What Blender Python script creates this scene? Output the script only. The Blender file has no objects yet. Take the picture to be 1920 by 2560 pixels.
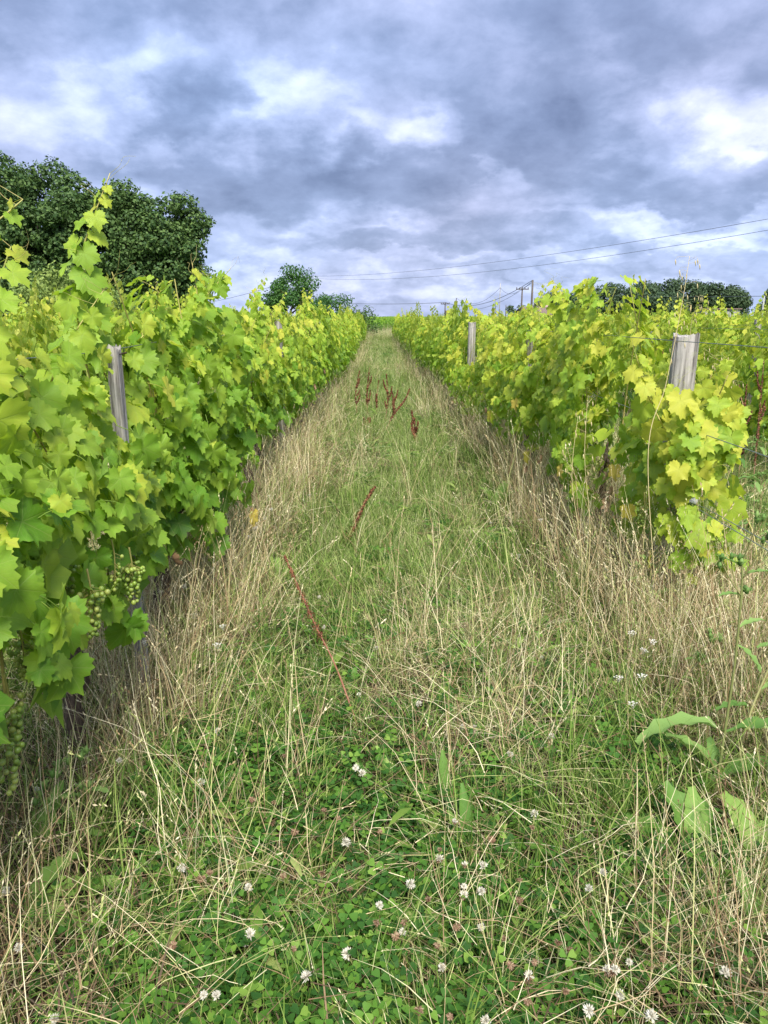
import bpy, math, random
import numpy as np
from mathutils import Vector, Matrix, noise as mnoise

R = math.radians
rng = np.random.default_rng(7)
random.seed(7)
scene = bpy.context.scene
COL = scene.collection

# ------------------------------------------------------------------ camera
CAM_H = 1.6
PITCH = 14.5
YAW = -0.53
cam_data = bpy.data.cameras.new('camera')
cam_data.sensor_fit = 'VERTICAL'
cam_data.sensor_height = 36
cam_data.lens = 26
cam_data.clip_start = 0.05
cam_data.clip_end = 6000
cam = bpy.data.objects.new('camera', cam_data)
cam.location = (0, 0, CAM_H)
cam.rotation_euler = (R(90 - PITCH), 0, R(YAW))
COL.objects.link(cam)
scene.camera = cam

# ------------------------------------------------------------------ exposure
scene.view_settings.view_transform = 'Standard'
scene.view_settings.look = 'None'
scene.view_settings.gamma = 1
scene.view_settings.use_curve_mapping = False
scene.view_settings.exposure = 1.3
scene.cycles.max_bounces = 8
scene.cycles.transparent_max_bounces = 8

SUN_EL, SUN_AZ = 51.0, 171.0     # azimuth clockwise from +Y: behind the camera, a little to one side

# ---- photo measurements (full-size pixels of the reference) turned into world places
FPX = 1849.0
CP, SP = math.cos(R(PITCH)), math.sin(R(PITCH))
CY, SY = math.cos(R(YAW)), math.sin(R(YAW))
def ray(px, py):
    u, v = (px - 960) / FPX, (1280 - py) / FPX
    x, y, z = u, CP + v * SP, -SP + v * CP
    return (x * CY - y * SY, x * SY + y * CY, z)
def G(px, py, z=0.0):
    d = ray(px, py); t = (z - CAM_H) / d[2]
    return Vector((d[0] * t, d[1] * t, z))
def P(px, py, Y):
    d = ray(px, py); t = Y / d[1]
    return Vector((d[0] * t, Y, CAM_H + d[2] * t))
def proj(x, y, z):
    X = x * CY + y * SY; Y = -x * SY + y * CY; Z = z - CAM_H
    dep = Y * CP - Z * SP; up = Y * SP + Z * CP
    return 960 + FPX * X / dep, 1280 - FPX * up / dep
D = 1920 / 1659.0     # display px -> full px

# ------------------------------------------------------------------ world
world = bpy.data.worlds.new('World')
scene.world = world
world.use_nodes = True
wt = world.node_tree
wt.nodes.clear()
def wn(kind, **kw):
    n = wt.nodes.new(kind)
    for k, v in kw.items(): setattr(n, k, v)
    return n
def wmath(op, a, b=None, c=None, clamp=False):
    n = wn('ShaderNodeMath', operation=op); n.use_clamp = clamp
    for i, s in enumerate((a, b, c)):
        if s is None: continue
        if isinstance(s, (int, float)): n.inputs[i].default_value = s
        else: wt.links.new(s, n.inputs[i])
    return n.outputs[0]
def wcomb(a, b, c):
    n = wn('ShaderNodeCombineXYZ')
    for i, s in enumerate((a, b, c)):
        if isinstance(s, (int, float)): n.inputs[i].default_value = s
        else: wt.links.new(s, n.inputs[i])
    return n.outputs[0]
def wnoise(vec, scale, detail=6, rough=0.55, dist=0.0, color=False):
    n = wn('ShaderNodeTexNoise'); n.noise_dimensions = '3D'
    wt.links.new(vec, n.inputs['Vector'])
    n.inputs['Scale'].default_value = scale; n.inputs['Detail'].default_value = detail
    n.inputs['Roughness'].default_value = rough; n.inputs['Distortion'].default_value = dist
    return n.outputs['Color' if color else 'Fac']
tc = wn('ShaderNodeTexCoord')
sep = wn('ShaderNodeSeparateXYZ'); wt.links.new(tc.outputs['Generated'], sep.inputs[0])
dx, dy, dz = sep.outputs
az = wmath('ARCTAN2', dx, dy)
el = wmath('ARCSINE', dz)
zz = wmath('ADD', wmath('MAXIMUM', dz, 0.0), 0.42)
pl = wcomb(wmath('DIVIDE', dx, zz), wmath('DIVIDE', dy, zz), 0.0)
warpc = wnoise(pl, 6.5, 8, 0.55, color=True)
wsep = wn('ShaderNodeSeparateColor'); wt.links.new(warpc, wsep.inputs[0])
azw = wmath('ADD', az, wmath('MULTIPLY', wmath('SUBTRACT', wsep.outputs[0], 0.5), 0.26))
elw = wmath('ADD', el, wmath('MULTIPLY', wmath('SUBTRACT', wsep.outputs[1], 0.5), 0.15))
BLOBS = [(200,330,220,22,.10),(180,260,60,45,.12),(350,150,80,40,.14),(1060,420,60,18,.16),(1340,230,60,40,-.06),(640,240,60,30,.12),(1290,190,35,55,.12),(760,310,40,35,-.16),(1580,300,60,20,.10),(1300,470,200,14,-.12),(1490,520,120,12,.12),(1250,590,260,14,-.10),(470,480,90,20,-.10),(330,50,330,70,-.20),(60,50,170,90,-.10),(330,165,230,70,.15),(60,240,210,80,.12),(610,200,150,60,.14),
 (430,245,75,50,-.34),(290,255,90,40,-.20),(790,265,100,45,.15),(680,290,70,50,-.20),(1130,170,300,140,-.16),
 (1230,310,230,50,-.20),(1480,275,120,70,.24),(1650,260,120,80,.13),(1560,60,200,90,-.14),(740,400,340,45,-.30),
 (930,300,70,35,.22),(330,360,250,50,-.10),(1520,395,260,45,-.20),(1450,500,260,26,.24),(1240,520,70,14,-.12),
 (600,470,220,30,.06),(950,515,330,20,-.20),(800,625,900,26,.13),(490,640,220,30,.10),(1000,560,400,14,.08),(850,60,200,90,.06)]
acc = None
for (bx, by, rx, ry, amp) in BLOBS:
    d = ray(bx * D, by * D)
    a0 = math.atan2(d[0], d[1]); e0 = math.atan2(d[2], math.hypot(d[0], d[1]))
    k = 1 / 1598.0
    u = wmath('DIVIDE', wmath('SUBTRACT', azw, a0), rx * k * 1.05)
    v = wmath('DIVIDE', wmath('SUBTRACT', elw, e0), ry * k * 1.05)
    q = wmath('ADD', wmath('MULTIPLY', u, u), wmath('MULTIPLY', v, v))
    g = wmath('MULTIPLY', wmath('POWER', 2.0, wmath('MULTIPLY', wmath('POWER', q, 2.2), -0.7)), amp)
    acc = g if acc is None else wmath('ADD', acc, g)
n1 = wnoise(pl, 5.2, 12, 0.56, 0.1)
n2 = wnoise(wcomb(wmath('DIVIDE', dx, zz), wmath('MULTIPLY', wmath('DIVIDE', dy, zz), 1.0), 3.7), 9.0, 8, 0.6, 0.2)
bb = wmath('ADD', wmath('ADD', wmath('MULTIPLY', acc, 0.78), 0.47), wmath('ADD', wmath('MULTIPLY', wmath('SUBTRACT', n1, 0.5), 0.92), wmath('MULTIPLY', wmath('SUBTRACT', n2, 0.5), 0.5)), clamp=True)
ramp = wn('ShaderNodeValToRGB'); wt.links.new(bb, ramp.inputs[0])
cr = ramp.color_ramp
cr.elements[0].position = 0.0; cr.elements[0].color = (.125, .165, .28, 1)
cr.elements[1].position = 1.0; cr.elements[1].color = (.80, .84, .94, 1)
for p_, c_ in ((.28, (.215, .275, .43, 1)), (.52, (.36, .43, .635, 1)), (.75, (.60, .67, .87, 1))):
    e = cr.elements.new(p_); e.color = c_
tint = wn('ShaderNodeMix', data_type='RGBA'); tint.blend_type = 'MULTIPLY'
tr = wn('ShaderNodeValToRGB'); wt.links.new(wnoise(pl, 0.8, 3, 0.5), tr.inputs[0])
tr.color_ramp.elements[0].position = .35; tr.color_ramp.elements[0].color = (.90, .99, 1.08, 1)
tr.color_ramp.elements[1].position = .65; tr.color_ramp.elements[1].color = (1.06, .97, .97, 1)
tint.inputs[0].default_value = 1.0
wt.links.new(ramp.outputs[0], tint.inputs[6]); wt.links.new(tr.outputs[0], tint.inputs[7])
sky = wn('ShaderNodeTexSky'); sky.sky_type = 'NISHITA'; sky.sun_disc = False
sky.sun_elevation = R(SUN_EL); sky.sun_rotation = R(SUN_AZ)
bg1 = wn('ShaderNodeBackground'); bg1.inputs[1].default_value = 0.05
wt.links.new(sky.outputs[0], bg1.inputs[0])
bg2 = wn('ShaderNodeBackground'); bg2.inputs[1].default_value = 0.66
wt.links.new(tint.outputs[2], bg2.inputs[0])
mx = wn('ShaderNodeMixShader'); mx.inputs[0].default_value = 0.88
wt.links.new(bg1.outputs[0], mx.inputs[1]); wt.links.new(bg2.outputs[0], mx.inputs[2])
wo = wn('ShaderNodeOutputWorld'); wt.links.new(mx.outputs[0], wo.inputs[0])

# ------------------------------------------------------------------ sun (veiled by cloud)
sd = bpy.data.lights.new('sun', 'SUN'); sd.energy = 3.1; sd.angle = R(27); sd.color = (1.0, .95, .86)
so = bpy.data.objects.new('sun', sd); COL.objects.link(so)
sdir = Vector((math.sin(R(SUN_AZ)) * math.cos(R(SUN_EL)), math.cos(R(SUN_AZ)) * math.cos(R(SUN_EL)), math.sin(R(SUN_EL))))
so.rotation_euler = sdir.to_track_quat('Z', 'Y').to_euler()

# ------------------------------------------------------------------ helpers
def thing(name, label, cat, loc=(0, 0, 0), rz=0.0, group=None, kind=None):
    o = bpy.data.objects.new(name, None); COL.objects.link(o)
    o.location = loc; o.rotation_euler = (0, 0, rz); o.empty_display_size = .1
    tag(o, label, cat, group, kind)
    return o
def tag(o, label=None, cat=None, group=None, kind=None):
    if label: o['label'] = label
    if cat: o['category'] = cat
    if group: o['group'] = group
    if kind: o['kind'] = kind
    return o
def link(name, me, parent=None, mw=None, color=(0, 0, 0, 1)):
    o = bpy.data.objects.new(name, me); COL.objects.link(o)
    if parent is not None: o.parent = parent
    if mw is not None: o.matrix_local = mw
    o.color = color
    return o
def make_mesh(name, v, f, mat, smooth=True, attrs=None, uv=None, mats=None, midx=None):
    """v: (n,3); f: list of faces or an (m,k) array"""
    me = bpy.data.meshes.new(name)
    v = np.asarray(v, dtype=np.float32)
    if isinstance(f, np.ndarray):
        m, k = f.shape
        me.vertices.add(len(v)); me.vertices.foreach_set('co', v.ravel())
        me.loops.add(m * k); me.loops.foreach_set('vertex_index', f.ravel().astype(np.int32))
        me.polygons.add(m); me.polygons.foreach_set('loop_start', np.arange(0, m * k, k, dtype=np.int32))
        me.update(calc_edges=True)
    else:
        me.from_pydata(v.tolist(), [], f)
    if mats:
        for mm in mats: me.materials.append(mm)
        if midx is not None: me.polygons.foreach_set('material_index', np.asarray(midx, dtype=np.int32))
    else: me.materials.append(mat)
    if smooth: me.polygons.foreach_set('use_smooth', np.ones(len(me.polygons), dtype=bool))
    if attrs:
        for k_, a in attrs.items():
            at = me.attributes.new(k_, 'FLOAT', 'POINT'); at.data.foreach_set('value', np.asarray(a, dtype=np.float32))
    if uv is not None:
        li = np.empty(len(me.loops), dtype=np.int32); me.loops.foreach_get('vertex_index', li)
        l = me.uv_layers.new(name='UVMap'); l.data.foreach_set('uv', np.asarray(uv, dtype=np.float32)[li].ravel())
    me.update()
    return me
class MB:
    def __init__(s): s.v = []; s.f = []; s.m = []; s.cur = 0
    def add(s, v, f):
        b = len(s.v); s.v += [tuple(p) for p in v]; s.f += [tuple(i + b for i in q) for q in f]; s.m += [s.cur] * len(f)
        return s
    def tube(s, pts, rad, n=6, cap=True):
        pts = [Vector(p) for p in pts]
        if not hasattr(rad, '__len__'): rad = [rad] * len(pts)
        V = []; F = []
        up = Vector((0.31, 0.17, 0.93)).normalized()
        for i, p in enumerate(pts):
            t = (pts[min(i + 1, len(pts) - 1)] - pts[max(i - 1, 0)]).normalized()
            a = t.cross(up)
            if a.length < .1: a = t.cross(Vector((1, 0, 0)))
            a.normalize(); b = t.cross(a)
            for k in range(n):
                th = 2 * math.pi * k / n
                V.append(p + (a * math.cos(th) + b * math.sin(th)) * rad[i])
        for i in range(len(pts) - 1):
            for k in range(n):
                F.append((i * n + k, i * n + (k + 1) % n, (i + 1) * n + (k + 1) % n, (i + 1) * n + k))
        if cap:
            F.append(tuple(range(n - 1, -1, -1))); F.append(tuple((len(pts) - 1) * n + k for k in range(n)))
        return s.add(V, F)
    def box(s, c, h, rz=0):
        cs, sn = math.cos(rz), math.sin(rz)
        V = [(c[0] + (i * h[0]) * cs - (j * h[1]) * sn, c[1] + (i * h[0]) * sn + (j * h[1]) * cs, c[2] + k * h[2]) for k in (-1, 1) for j in (-1, 1) for i in (-1, 1)]
        F = [(0, 2, 3, 1), (4, 5, 7, 6), (0, 1, 5, 4), (2, 6, 7, 3), (0, 4, 6, 2), (1, 3, 7, 5)]
        return s.add(V, F)
    def mesh(s, name, mat, smooth=True, mats=None):
        return make_mesh(name, np.array(s.v), s.f, mat, smooth, mats=mats, midx=s.m if mats else None)
def bez(pts, n=10):
    """smooth curve through points"""
    pts = [Vector(p) for p in pts]; out = []
    for i in range(len(pts) - 1):
        p0 = pts[max(i - 1, 0)]; p1 = pts[i]; p2 = pts[i + 1]; p3 = pts[min(i + 2, len(pts) - 1)]
        for k in range(n):
            t = k / n
            out.append(0.5 * ((2 * p1) + (-p0 + p2) * t + (2 * p0 - 5 * p1 + 4 * p2 - p3) * t * t + (-p0 + 3 * p1 - 3 * p2 + p3) * t ** 3))
    out.append(pts[-1]); return out
ONES = 'zeroth first second third fourth fifth sixth seventh eighth ninth tenth eleventh twelfth thirteenth fourteenth fifteenth sixteenth seventeenth eighteenth nineteenth'.split()
TENS = {2: 'twent', 3: 'thirt', 4: 'fort', 5: 'fift', 6: 'sixt', 7: 'sevent', 8: 'eight', 9: 'ninet'}
def ordinal(n):
    if n < 20: return ONES[n]
    if n >= 100: return 'hundred and ' + ordinal(n - 100) if n > 100 else 'hundredth'
    t, o = divmod(n, 10)
    return TENS[t] + 'ieth' if o == 0 else TENS[t] + 'y-' + ONES[o]

# ------------------------------------------------------------------ materials
class NT:
    def __init__(s, name):
        s.mat = bpy.data.materials.new(name); s.mat.use_nodes = True
        s.t = s.mat.node_tree; s.t.nodes.clear()
    def n(s, kind, **kw):
        x = s.t.nodes.new(kind)
        for k, v in kw.items(): setattr(x, k, v)
        return x
    def l(s, a, b): s.t.links.new(a, b)
    def put(s, sock, v):
        if isinstance(v, (int, float, tuple)): sock.default_value = v
        else: s.l(v, sock)
    def m(s, op, a, b=None, c=None, clamp=False):
        x = s.n('ShaderNodeMath', operation=op); x.use_clamp = clamp
        for i, q in enumerate((a, b, c)):
            if q is not None: s.put(x.inputs[i], q)
        return x.outputs[0]
    def noise(s, vec, scale, detail=4, rough=.55, out='Fac'):
        x = s.n('ShaderNodeTexNoise'); 
        if vec is not None: s.l(vec, x.inputs['Vector'])
        x.inputs['Scale'].default_value = scale; x.inputs['Detail'].default_value = detail; x.inputs['Roughness'].default_value = rough
        return x.outputs[out]
    def ramp(s, fac, stops):
        x = s.n('ShaderNodeValToRGB'); s.l(fac, x.inputs[0])
        e = x.color_ramp.elements
        while len(e) < len(stops): e.new(.5)
        for i, (p, c) in enumerate(stops): e[i].position = p; e[i].color = (*c, 1)
        return x.outputs[0]
    def mix(s, fac, a, b, blend='MIX'):
        x = s.n('ShaderNodeMix', data_type='RGBA'); x.blend_type = blend
        s.put(x.inputs[0], fac)
        for i, v in ((6, a), (7, b)): s.put(x.inputs[i], (*v, 1) if isinstance(v, tuple) and len(v) == 3 else v)
        return x.outputs[2]
    def attr(s, name, out='Fac'):
        return s.n('ShaderNodeAttribute', attribute_name=name).outputs[out]
    def done(s, color, rough=.7, transl=0.0, tcol=None, bump=None, bstr=.3, bdist=.01, spec=.3):
        p = s.n('ShaderNodeBsdfPrincipled')
        s.put(p.inputs['Base Color'], (*color, 1) if isinstance(color, tuple) else color)
        s.put(p.inputs['Roughness'], rough); p.inputs['Specular IOR Level'].default_value = spec
        if bump is not None:
            b = s.n('ShaderNodeBump'); b.inputs['Strength'].default_value = bstr; b.inputs['Distance'].default_value = bdist
            s.l(bump, b.inputs['Height']); s.l(b.outputs[0], p.inputs['Normal'])
        o = s.n('ShaderNodeOutputMaterial')
        if transl > 0:
            t = s.n('ShaderNodeBsdfTranslucent'); s.put(t.inputs[0], (*tcol, 1) if isinstance(tcol, tuple) else (tcol if tcol is not None else color))
            x = s.n('ShaderNodeMixShader'); x.inputs[0].default_value = transl
            s.l(p.outputs[0], x.inputs[1]); s.l(t.outputs[0], x.inputs[2]); s.l(x.outputs[0], o.inputs[0])
        else: s.l(p.outputs[0], o.inputs[0])
        return s.mat

def leaf_material():
    s = NT('vine_leaf')
    oi = s.n('ShaderNodeObjectInfo'); osep = s.n('ShaderNodeSeparateColor'); s.l(oi.outputs['Color'], osep.inputs[0])
    rnd = s.m('FRACT', s.m('ADD', s.m('MULTIPLY', s.attr('lr'), 7.31), oi.outputs['Random']))
    uvn = s.n('ShaderNodeUVMap'); sp = s.n('ShaderNodeSeparateXYZ'); s.l(uvn.outputs[0], sp.inputs[0])
    au = s.m('ABSOLUTE', sp.outputs[0]); v = sp.outputs[1]
    tcn = s.n('ShaderNodeTexCoord')
    patch = s.noise(uvn.outputs[0], 2.2, 4, .6)
    age = s.m('ADD', s.m('ADD', s.attr('age'), osep.outputs[0]), s.m('MULTIPLY', s.m('SUBTRACT', rnd, .5), .42))
    age = s.m('ADD', age, s.m('MULTIPLY', s.m('SUBTRACT', patch, .5), .35), clamp=True)
    base = s.ramp(age, [(0, (.050, .150, .016)), (.35, (.130, .30, .024)), (.65, (.28, .44, .042)), (.85, (.43, .55, .055)), (1, (.56, .57, .070))])
    best = None
    for a in (0, 48, 102):
        sa, ca = math.sin(R(a)), math.cos(R(a))
        dist = s.m('ABSOLUTE', s.m('SUBTRACT', s.m('MULTIPLY', au, ca), s.m('MULTIPLY', v, sa)))
        along = s.m('ADD', s.m('MULTIPLY', au, sa), s.m('MULTIPLY', v, ca))
        d = s.m('ADD', dist, s.m('MULTIPLY', s.m('LESS_THAN', along, 0.0), 1.0))
        d2 = s.m('MULTIPLY', d, s.m('ADD', 1.0, s.m('MULTIPLY', along, .9)))
        best = d2 if best is None else s.m('MINIMUM', best, d2)
        # side veins leave each main vein at an angle
        saw = s.m('PINGPONG', s.m('SUBTRACT', along, s.m('MULTIPLY', dist, 1.1)), .085)
        sec = s.m('ADD', s.m('MULTIPLY', saw, 1.6), s.m('ADD', s.m('MULTIPLY', s.m('GREATER_THAN', dist, .30), 1.), s.m('MULTIPLY', s.m('LESS_THAN', along, 0.02), 1.)))
        sec = s.m('ADD', sec, .010)
        best = s.m('MINIMUM', best, sec)
    vein = s.m('SUBTRACT', 1.0, s.m('DIVIDE', best, .026), clamp=True)
    col = s.mix(s.m('MULTIPLY', vein, .30), base, (.46, .55, .16))
    rr = s.m('SQRT', s.m('ADD', s.m('MULTIPLY', au, au), s.m('MULTIPLY', v, v)))
    edge = s.m('MULTIPLY', s.m('SUBTRACT', rr, .62), 1.1, clamp=True)
    col = s.mix(s.m('MULTIPLY', edge, .30), col, (.50, .55, .05))
    # a little brown scorch on some leaves
    sc = s.m('MULTIPLY', s.m('GREATER_THAN', s.m('ADD', s.m('MULTIPLY', patch, .6), s.m('MULTIPLY', rr, .42)), .78), s.m('GREATER_THAN', rnd, .88))
    col = s.mix(s.m('MULTIPLY', sc, .8), col, (.30, .15, .05))
    back = s.n('ShaderNodeNewGeometry').outputs['Backfacing']
    colb = s.mix(s.m('MULTIPLY', back, .55), col, s.mix(.5, col, (.42, .50, .22)))
    tcol = s.mix(.5, col, (.50, .68, .02))
    fine = s.noise(uvn.outputs[0], 26, 3, .6)
    h = s.m('SUBTRACT', s.m('MULTIPLY', fine, .5), s.m('MULTIPLY', vein, .9))
    return s.done(colb, s.m('ADD', .40, s.m('MULTIPLY', patch, .25)), .44, tcol, h, .35, .004, .35)
M_LEAF = leaf_material()
def simple_leaf(name, lo, hi, transl=.3, tc_=(.3, .5, .03), scale=3.0, rough=.6):
    s = NT(name)
    oi = s.n('ShaderNodeObjectInfo')
    rnd = s.m('FRACT', s.m('ADD', s.m('MULTIPLY', s.attr('lr'), 5.17), oi.outputs['Random']))
    tcn = s.n('ShaderNodeTexCoord')
    nz = s.noise(tcn.outputs['Object'], scale, 4, .6)
    f = s.m('ADD', s.m('MULTIPLY', rnd, .65), s.m('MULTIPLY', nz, .35))
    c = s.ramp(f, [(.1, lo), (.85, hi)])
    return s.done(c, rough, transl, s.mix(.5, c, tc_))
def ramp_mat(name, stops, transl=.2, tcol=None, rough=.65, nscale=0, k=3.7):
    s = NT(name)
    oi = s.n('ShaderNodeObjectInfo')
    rnd = s.m('FRACT', s.m('ADD', s.m('MULTIPLY', s.attr('lr'), k), oi.outputs['Random']))
    c = s.ramp(rnd, stops)
    return s.done(c, rough, transl, c)
M_DRYLEAF = simple_leaf('dead_vine_leaf', (.17, .095, .05), (.50, .34, .19), .15, (.4, .3, .15), 20)
M_YELLEAF = simple_leaf('yellow_vine_leaf', (.40, .38, .04), (.62, .48, .10), .3, (.6, .5, .1), 12)
M_GRASS = ramp_mat('green_grass', [(0, (.045, .105, .013)), (.35, (.105, .20, .024)), (.7, (.22, .32, .06)), (.92, (.30, .36, .11)), (1, (.42, .38, .18))], .3)
M_PALE = ramp_mat('pale_lane_grass', [(0, (.13, .22, .045)), (.45, (.29, .38, .11)), (.8, (.45, .49, .21)), (1, (.60, .56, .33))], .25)
M_STRAW = ramp_mat('dry_straw', [(0, (.17, .10, .05)), (.18, (.33, .23, .12)), (.42, (.58, .47, .26)), (.68, (.78, .70, .47)), (.84, (.48, .49, .19)), (1, (.24, .33, .08))], .12)
M_CLOVER = ramp_mat('clover_leaf', [(0, (.024, .085, .012)), (.5, (.052, .150, .018)), (.85, (.105, .235, .026)), (1, (.20, .33, .05))], .3, k=2.3)
M_THATCH = ramp_mat('brown_thatch', [(0, (.035, .022, .012)), (.5, (.10, .066, .035)), (1, (.24, .16, .085))], .05)
M_DOCK = simple_leaf('dock_leaf', (.085, .20, .03), (.27, .42, .09), .3, (.3, .5, .08), 14)
M_WEED = simple_leaf('weed_leaf', (.085, .20, .035), (.25, .39, .11), .3, (.3, .45, .1), 9)
M_STEMG = simple_leaf('weed_stem', (.14, .17, .05), (.27, .26, .10), 0.0, (.3, .3, .1), 12)
M_RUST = ramp_mat('dock_seed', [(0, (.05, .018, .010)), (.5, (.15, .052, .026)), (1, (.30, .13, .06))], .1)
M_RUSTSTEM = simple_leaf('dock_stem', (.20, .07, .04), (.42, .25, .16), 0.0, (.3, .1, .1), 30)
M_WHITEP = ramp_mat('clover_petal', [(0, (.45, .42, .33)), (.4, (.70, .67, .56)), (1, (.80, .78, .70))], .25)
M_BROWNP = ramp_mat('withered_petal', [(0, (.10, .055, .03)), (.6, (.24, .14, .08)), (1, (.42, .31, .20))], .15)
M_CANE = simple_leaf('vine_cane', (.20, .22, .05), (.38, .33, .10), 0.0, (.3, .3, .1), 15)
M_TENDRIL = simple_leaf('vine_tendril', (.30, .34, .08), (.50, .42, .16), 0.0, (.3, .3, .1), 15)
def bark_material(name, lo, hi, sx=30, sz=3, bs=.6, bd=.01):
    s = NT(name)
    tcn = s.n('ShaderNodeTexCoord'); mp = s.n('ShaderNodeMapping'); s.l(tcn.outputs['Object'], mp.inputs[0])
    mp.inputs['Scale'].default_value = (sx, sx, sz)
    a = s.noise(mp.outputs[0], 1.0, 8, .7)
    b = s.noise(tcn.outputs['Object'], 4.0, 4, .6)
    f = s.m('ADD', s.m('MULTIPLY', a, .75), s.m('MULTIPLY', b, .3))
    lich = s.m('MULTIPLY', s.m('GREATER_THAN', s.noise(tcn.outputs['Object'], 22, 4, .65), .60), .35)
    c = s.ramp(f, [(.40, lo), (.51, tuple((x + y) / 2 for x, y in zip(lo, hi))), (.62, hi)])
    if name.startswith('weathered'): c = s.mix(lich, c, (.34, .36, .22))
    return s.done(c, .9, 0, None, a, bs, bd, .15)
M_POST = bark_material('weathered_post_wood', (.055, .048, .042), (.47, .445, .41), 60, 2.2, 1.0, .008)
M_TRUNK = bark_material('vine_bark', (.035, .025, .020), (.17, .125, .09), 60, 8, 1.0, .01)
M_BARK = bark_material('tree_bark', (.04, .033, .025), (.15, .12, .09), 4, 1, .8, .05)
def plain(name, col, rough=.6, metal=0, var=.15, scale=6):
    s = NT(name)
    tcn = s.n('ShaderNodeTexCoord')
    nz = s.noise(tcn.outputs['Object'], scale, 5, .6)
    c = s.ramp(nz, [(.3, tuple(x * (1 - var) for x in col)), (.7, tuple(min(1, x * (1 + var)) for x in col))])
    m = s.done(c, rough)
    for nd in s.t.nodes:
        if nd.type == 'BSDF_PRINCIPLED': nd.inputs['Metallic'].default_value = metal
    return m
M_WIRE = plain('galvanised_wire', (.20, .24, .22), .5, .5, .3, 20)
M_BWIRE = plain('power_cable', (.11, .12, .14), .7)
M_GRIP = plain('white_plastic', (.80, .80, .79), .35, 0, .04)
M_NAIL = plain('rusty_nail', (.08, .05, .04), .7, .5)
M_CPOLE = plain('concrete_pole', (.34, .34, .34), .9)
M_WPOLE = plain('timber_pole', (.11, .095, .085), .9)
M_STEELP = plain('galvanised_stake', (.36, .38, .40), .5, .6)
M_HWALL = plain('house_render', (.52, .38, .32), .9)
M_HROOF = plain('clay_tile_roof', (.17, .125, .11), .9, 0, .3, 3)
M_SHED = plain('grey_shed_wall', (.34, .33, .33), .9)
M_GLASS = plain('dark_window_glass', (.04, .045, .05), .15)
M_GRAPE = None
def grape_material():
    s = NT('green_grape')
    oi = s.n('ShaderNodeObjectInfo')
    c = s.ramp(oi.outputs['Random'], [(0, (.13, .21, .03)), (.6, (.23, .33, .05)), (1, (.34, .38, .09))])
    p = s.n('ShaderNodeBsdfPrincipled'); s.l(c, p.inputs['Base Color']); p.inputs['Roughness'].default_value = .38
    p.inputs['Subsurface Weight'].default_value = .25; p.inputs['Subsurface Radius'].default_value = (.006, .008, .003); p.inputs['Subsurface Scale'].default_value = 1
    o = s.n('ShaderNodeOutputMaterial'); s.l(p.outputs[0], o.inputs[0])
    return s.mat
M_GRAPE = grape_material()

def ground_material():
    s = NT('vineyard_soil')
    tcn = s.n('ShaderNodeTexCoord'); v = tcn.outputs['Object']
    a = s.noise(v, 9, 8, .7); b = s.noise(v, .7, 5, .6); c3 = s.noise(v, 60, 4, .7)
    soil = s.ramp(s.m('ADD', s.m('MULTIPLY', a, .6), s.m('MULTIPLY', c3, .4)), [(.3, (.018, .014, .009)), (.55, (.050, .036, .022)), (.75, (.10, .078, .045))])
    turf = s.ramp(s.m('ADD', s.m('MULTIPLY', a, .5), s.m('MULTIPLY', b, .5)), [(.3, (.045, .10, .02)), (.5, (.11, .19, .04)), (.7, (.22, .25, .09))])
    sp = s.n('ShaderNodeSeparateXYZ'); s.l(v, sp.inputs[0])
    far = s.m('DIVIDE', s.m('SUBTRACT', sp.outputs[1], 5.0), 22.0, clamp=True)
    col = s.mix(s.m('MULTIPLY', far, s.m('ADD', .45, s.m('MULTIPLY', b, .6)), clamp=True), soil, turf)
    return s.done(col, .95, 0, None, a, .8, .03, .1)
M_GROUND = ground_material()

# ------------------------------------------------------------------ ground
def hgt(x, y):
    x = np.asarray(x, dtype=float); y = np.asarray(y, dtype=float)
    t = np.clip((y - 74) / 22, 0, 1); t = t * t * (3 - 2 * t); t2 = np.clip((y - 92) / 150, 0, 1)
    near = 0.03 * np.sin(x * 2.1 + 1) * np.sin(y * 0.7) + 0.02 * np.sin(x * 5.3 + y * 1.7)
    return near * np.clip(1 - y / 60, 0, 1) + 0.45 * t + 1.0 * t2 - 0.30 * np.exp(-((y - 70) / 6.0) ** 2)
gx = np.concatenate([[-3000, -1200, -500, -200, -90, -50, -30, -18], np.arange(-12, 12.01, .25), [18, 30, 50, 90, 200, 500, 1200, 3000]])
gy = np.concatenate([[-400, -60, -12], np.arange(-3, 14, .25), np.arange(14, 60, 2), np.arange(60, 260, 8), [300, 400, 600, 1000, 2000, 4500]])
GX, GY = np.meshgrid(gx, gy)
V = np.stack([GX.ravel(), GY.ravel(), hgt(GX.ravel(), GY.ravel())], 1)
nx_, ny_ = len(gx), len(gy)
ii, jj = np.meshgrid(np.arange(nx_ - 1), np.arange(ny_ - 1))
a_ = (jj * nx_ + ii).ravel()
F = np.stack([a_, a_ + 1, a_ + nx_ + 1, a_ + nx_], 1)
g_ = link('ground', make_mesh('ground', V, F, M_GROUND)); tag(g_, kind='structure', label='brown vineyard soil under the grass, running to the horizon')

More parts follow.
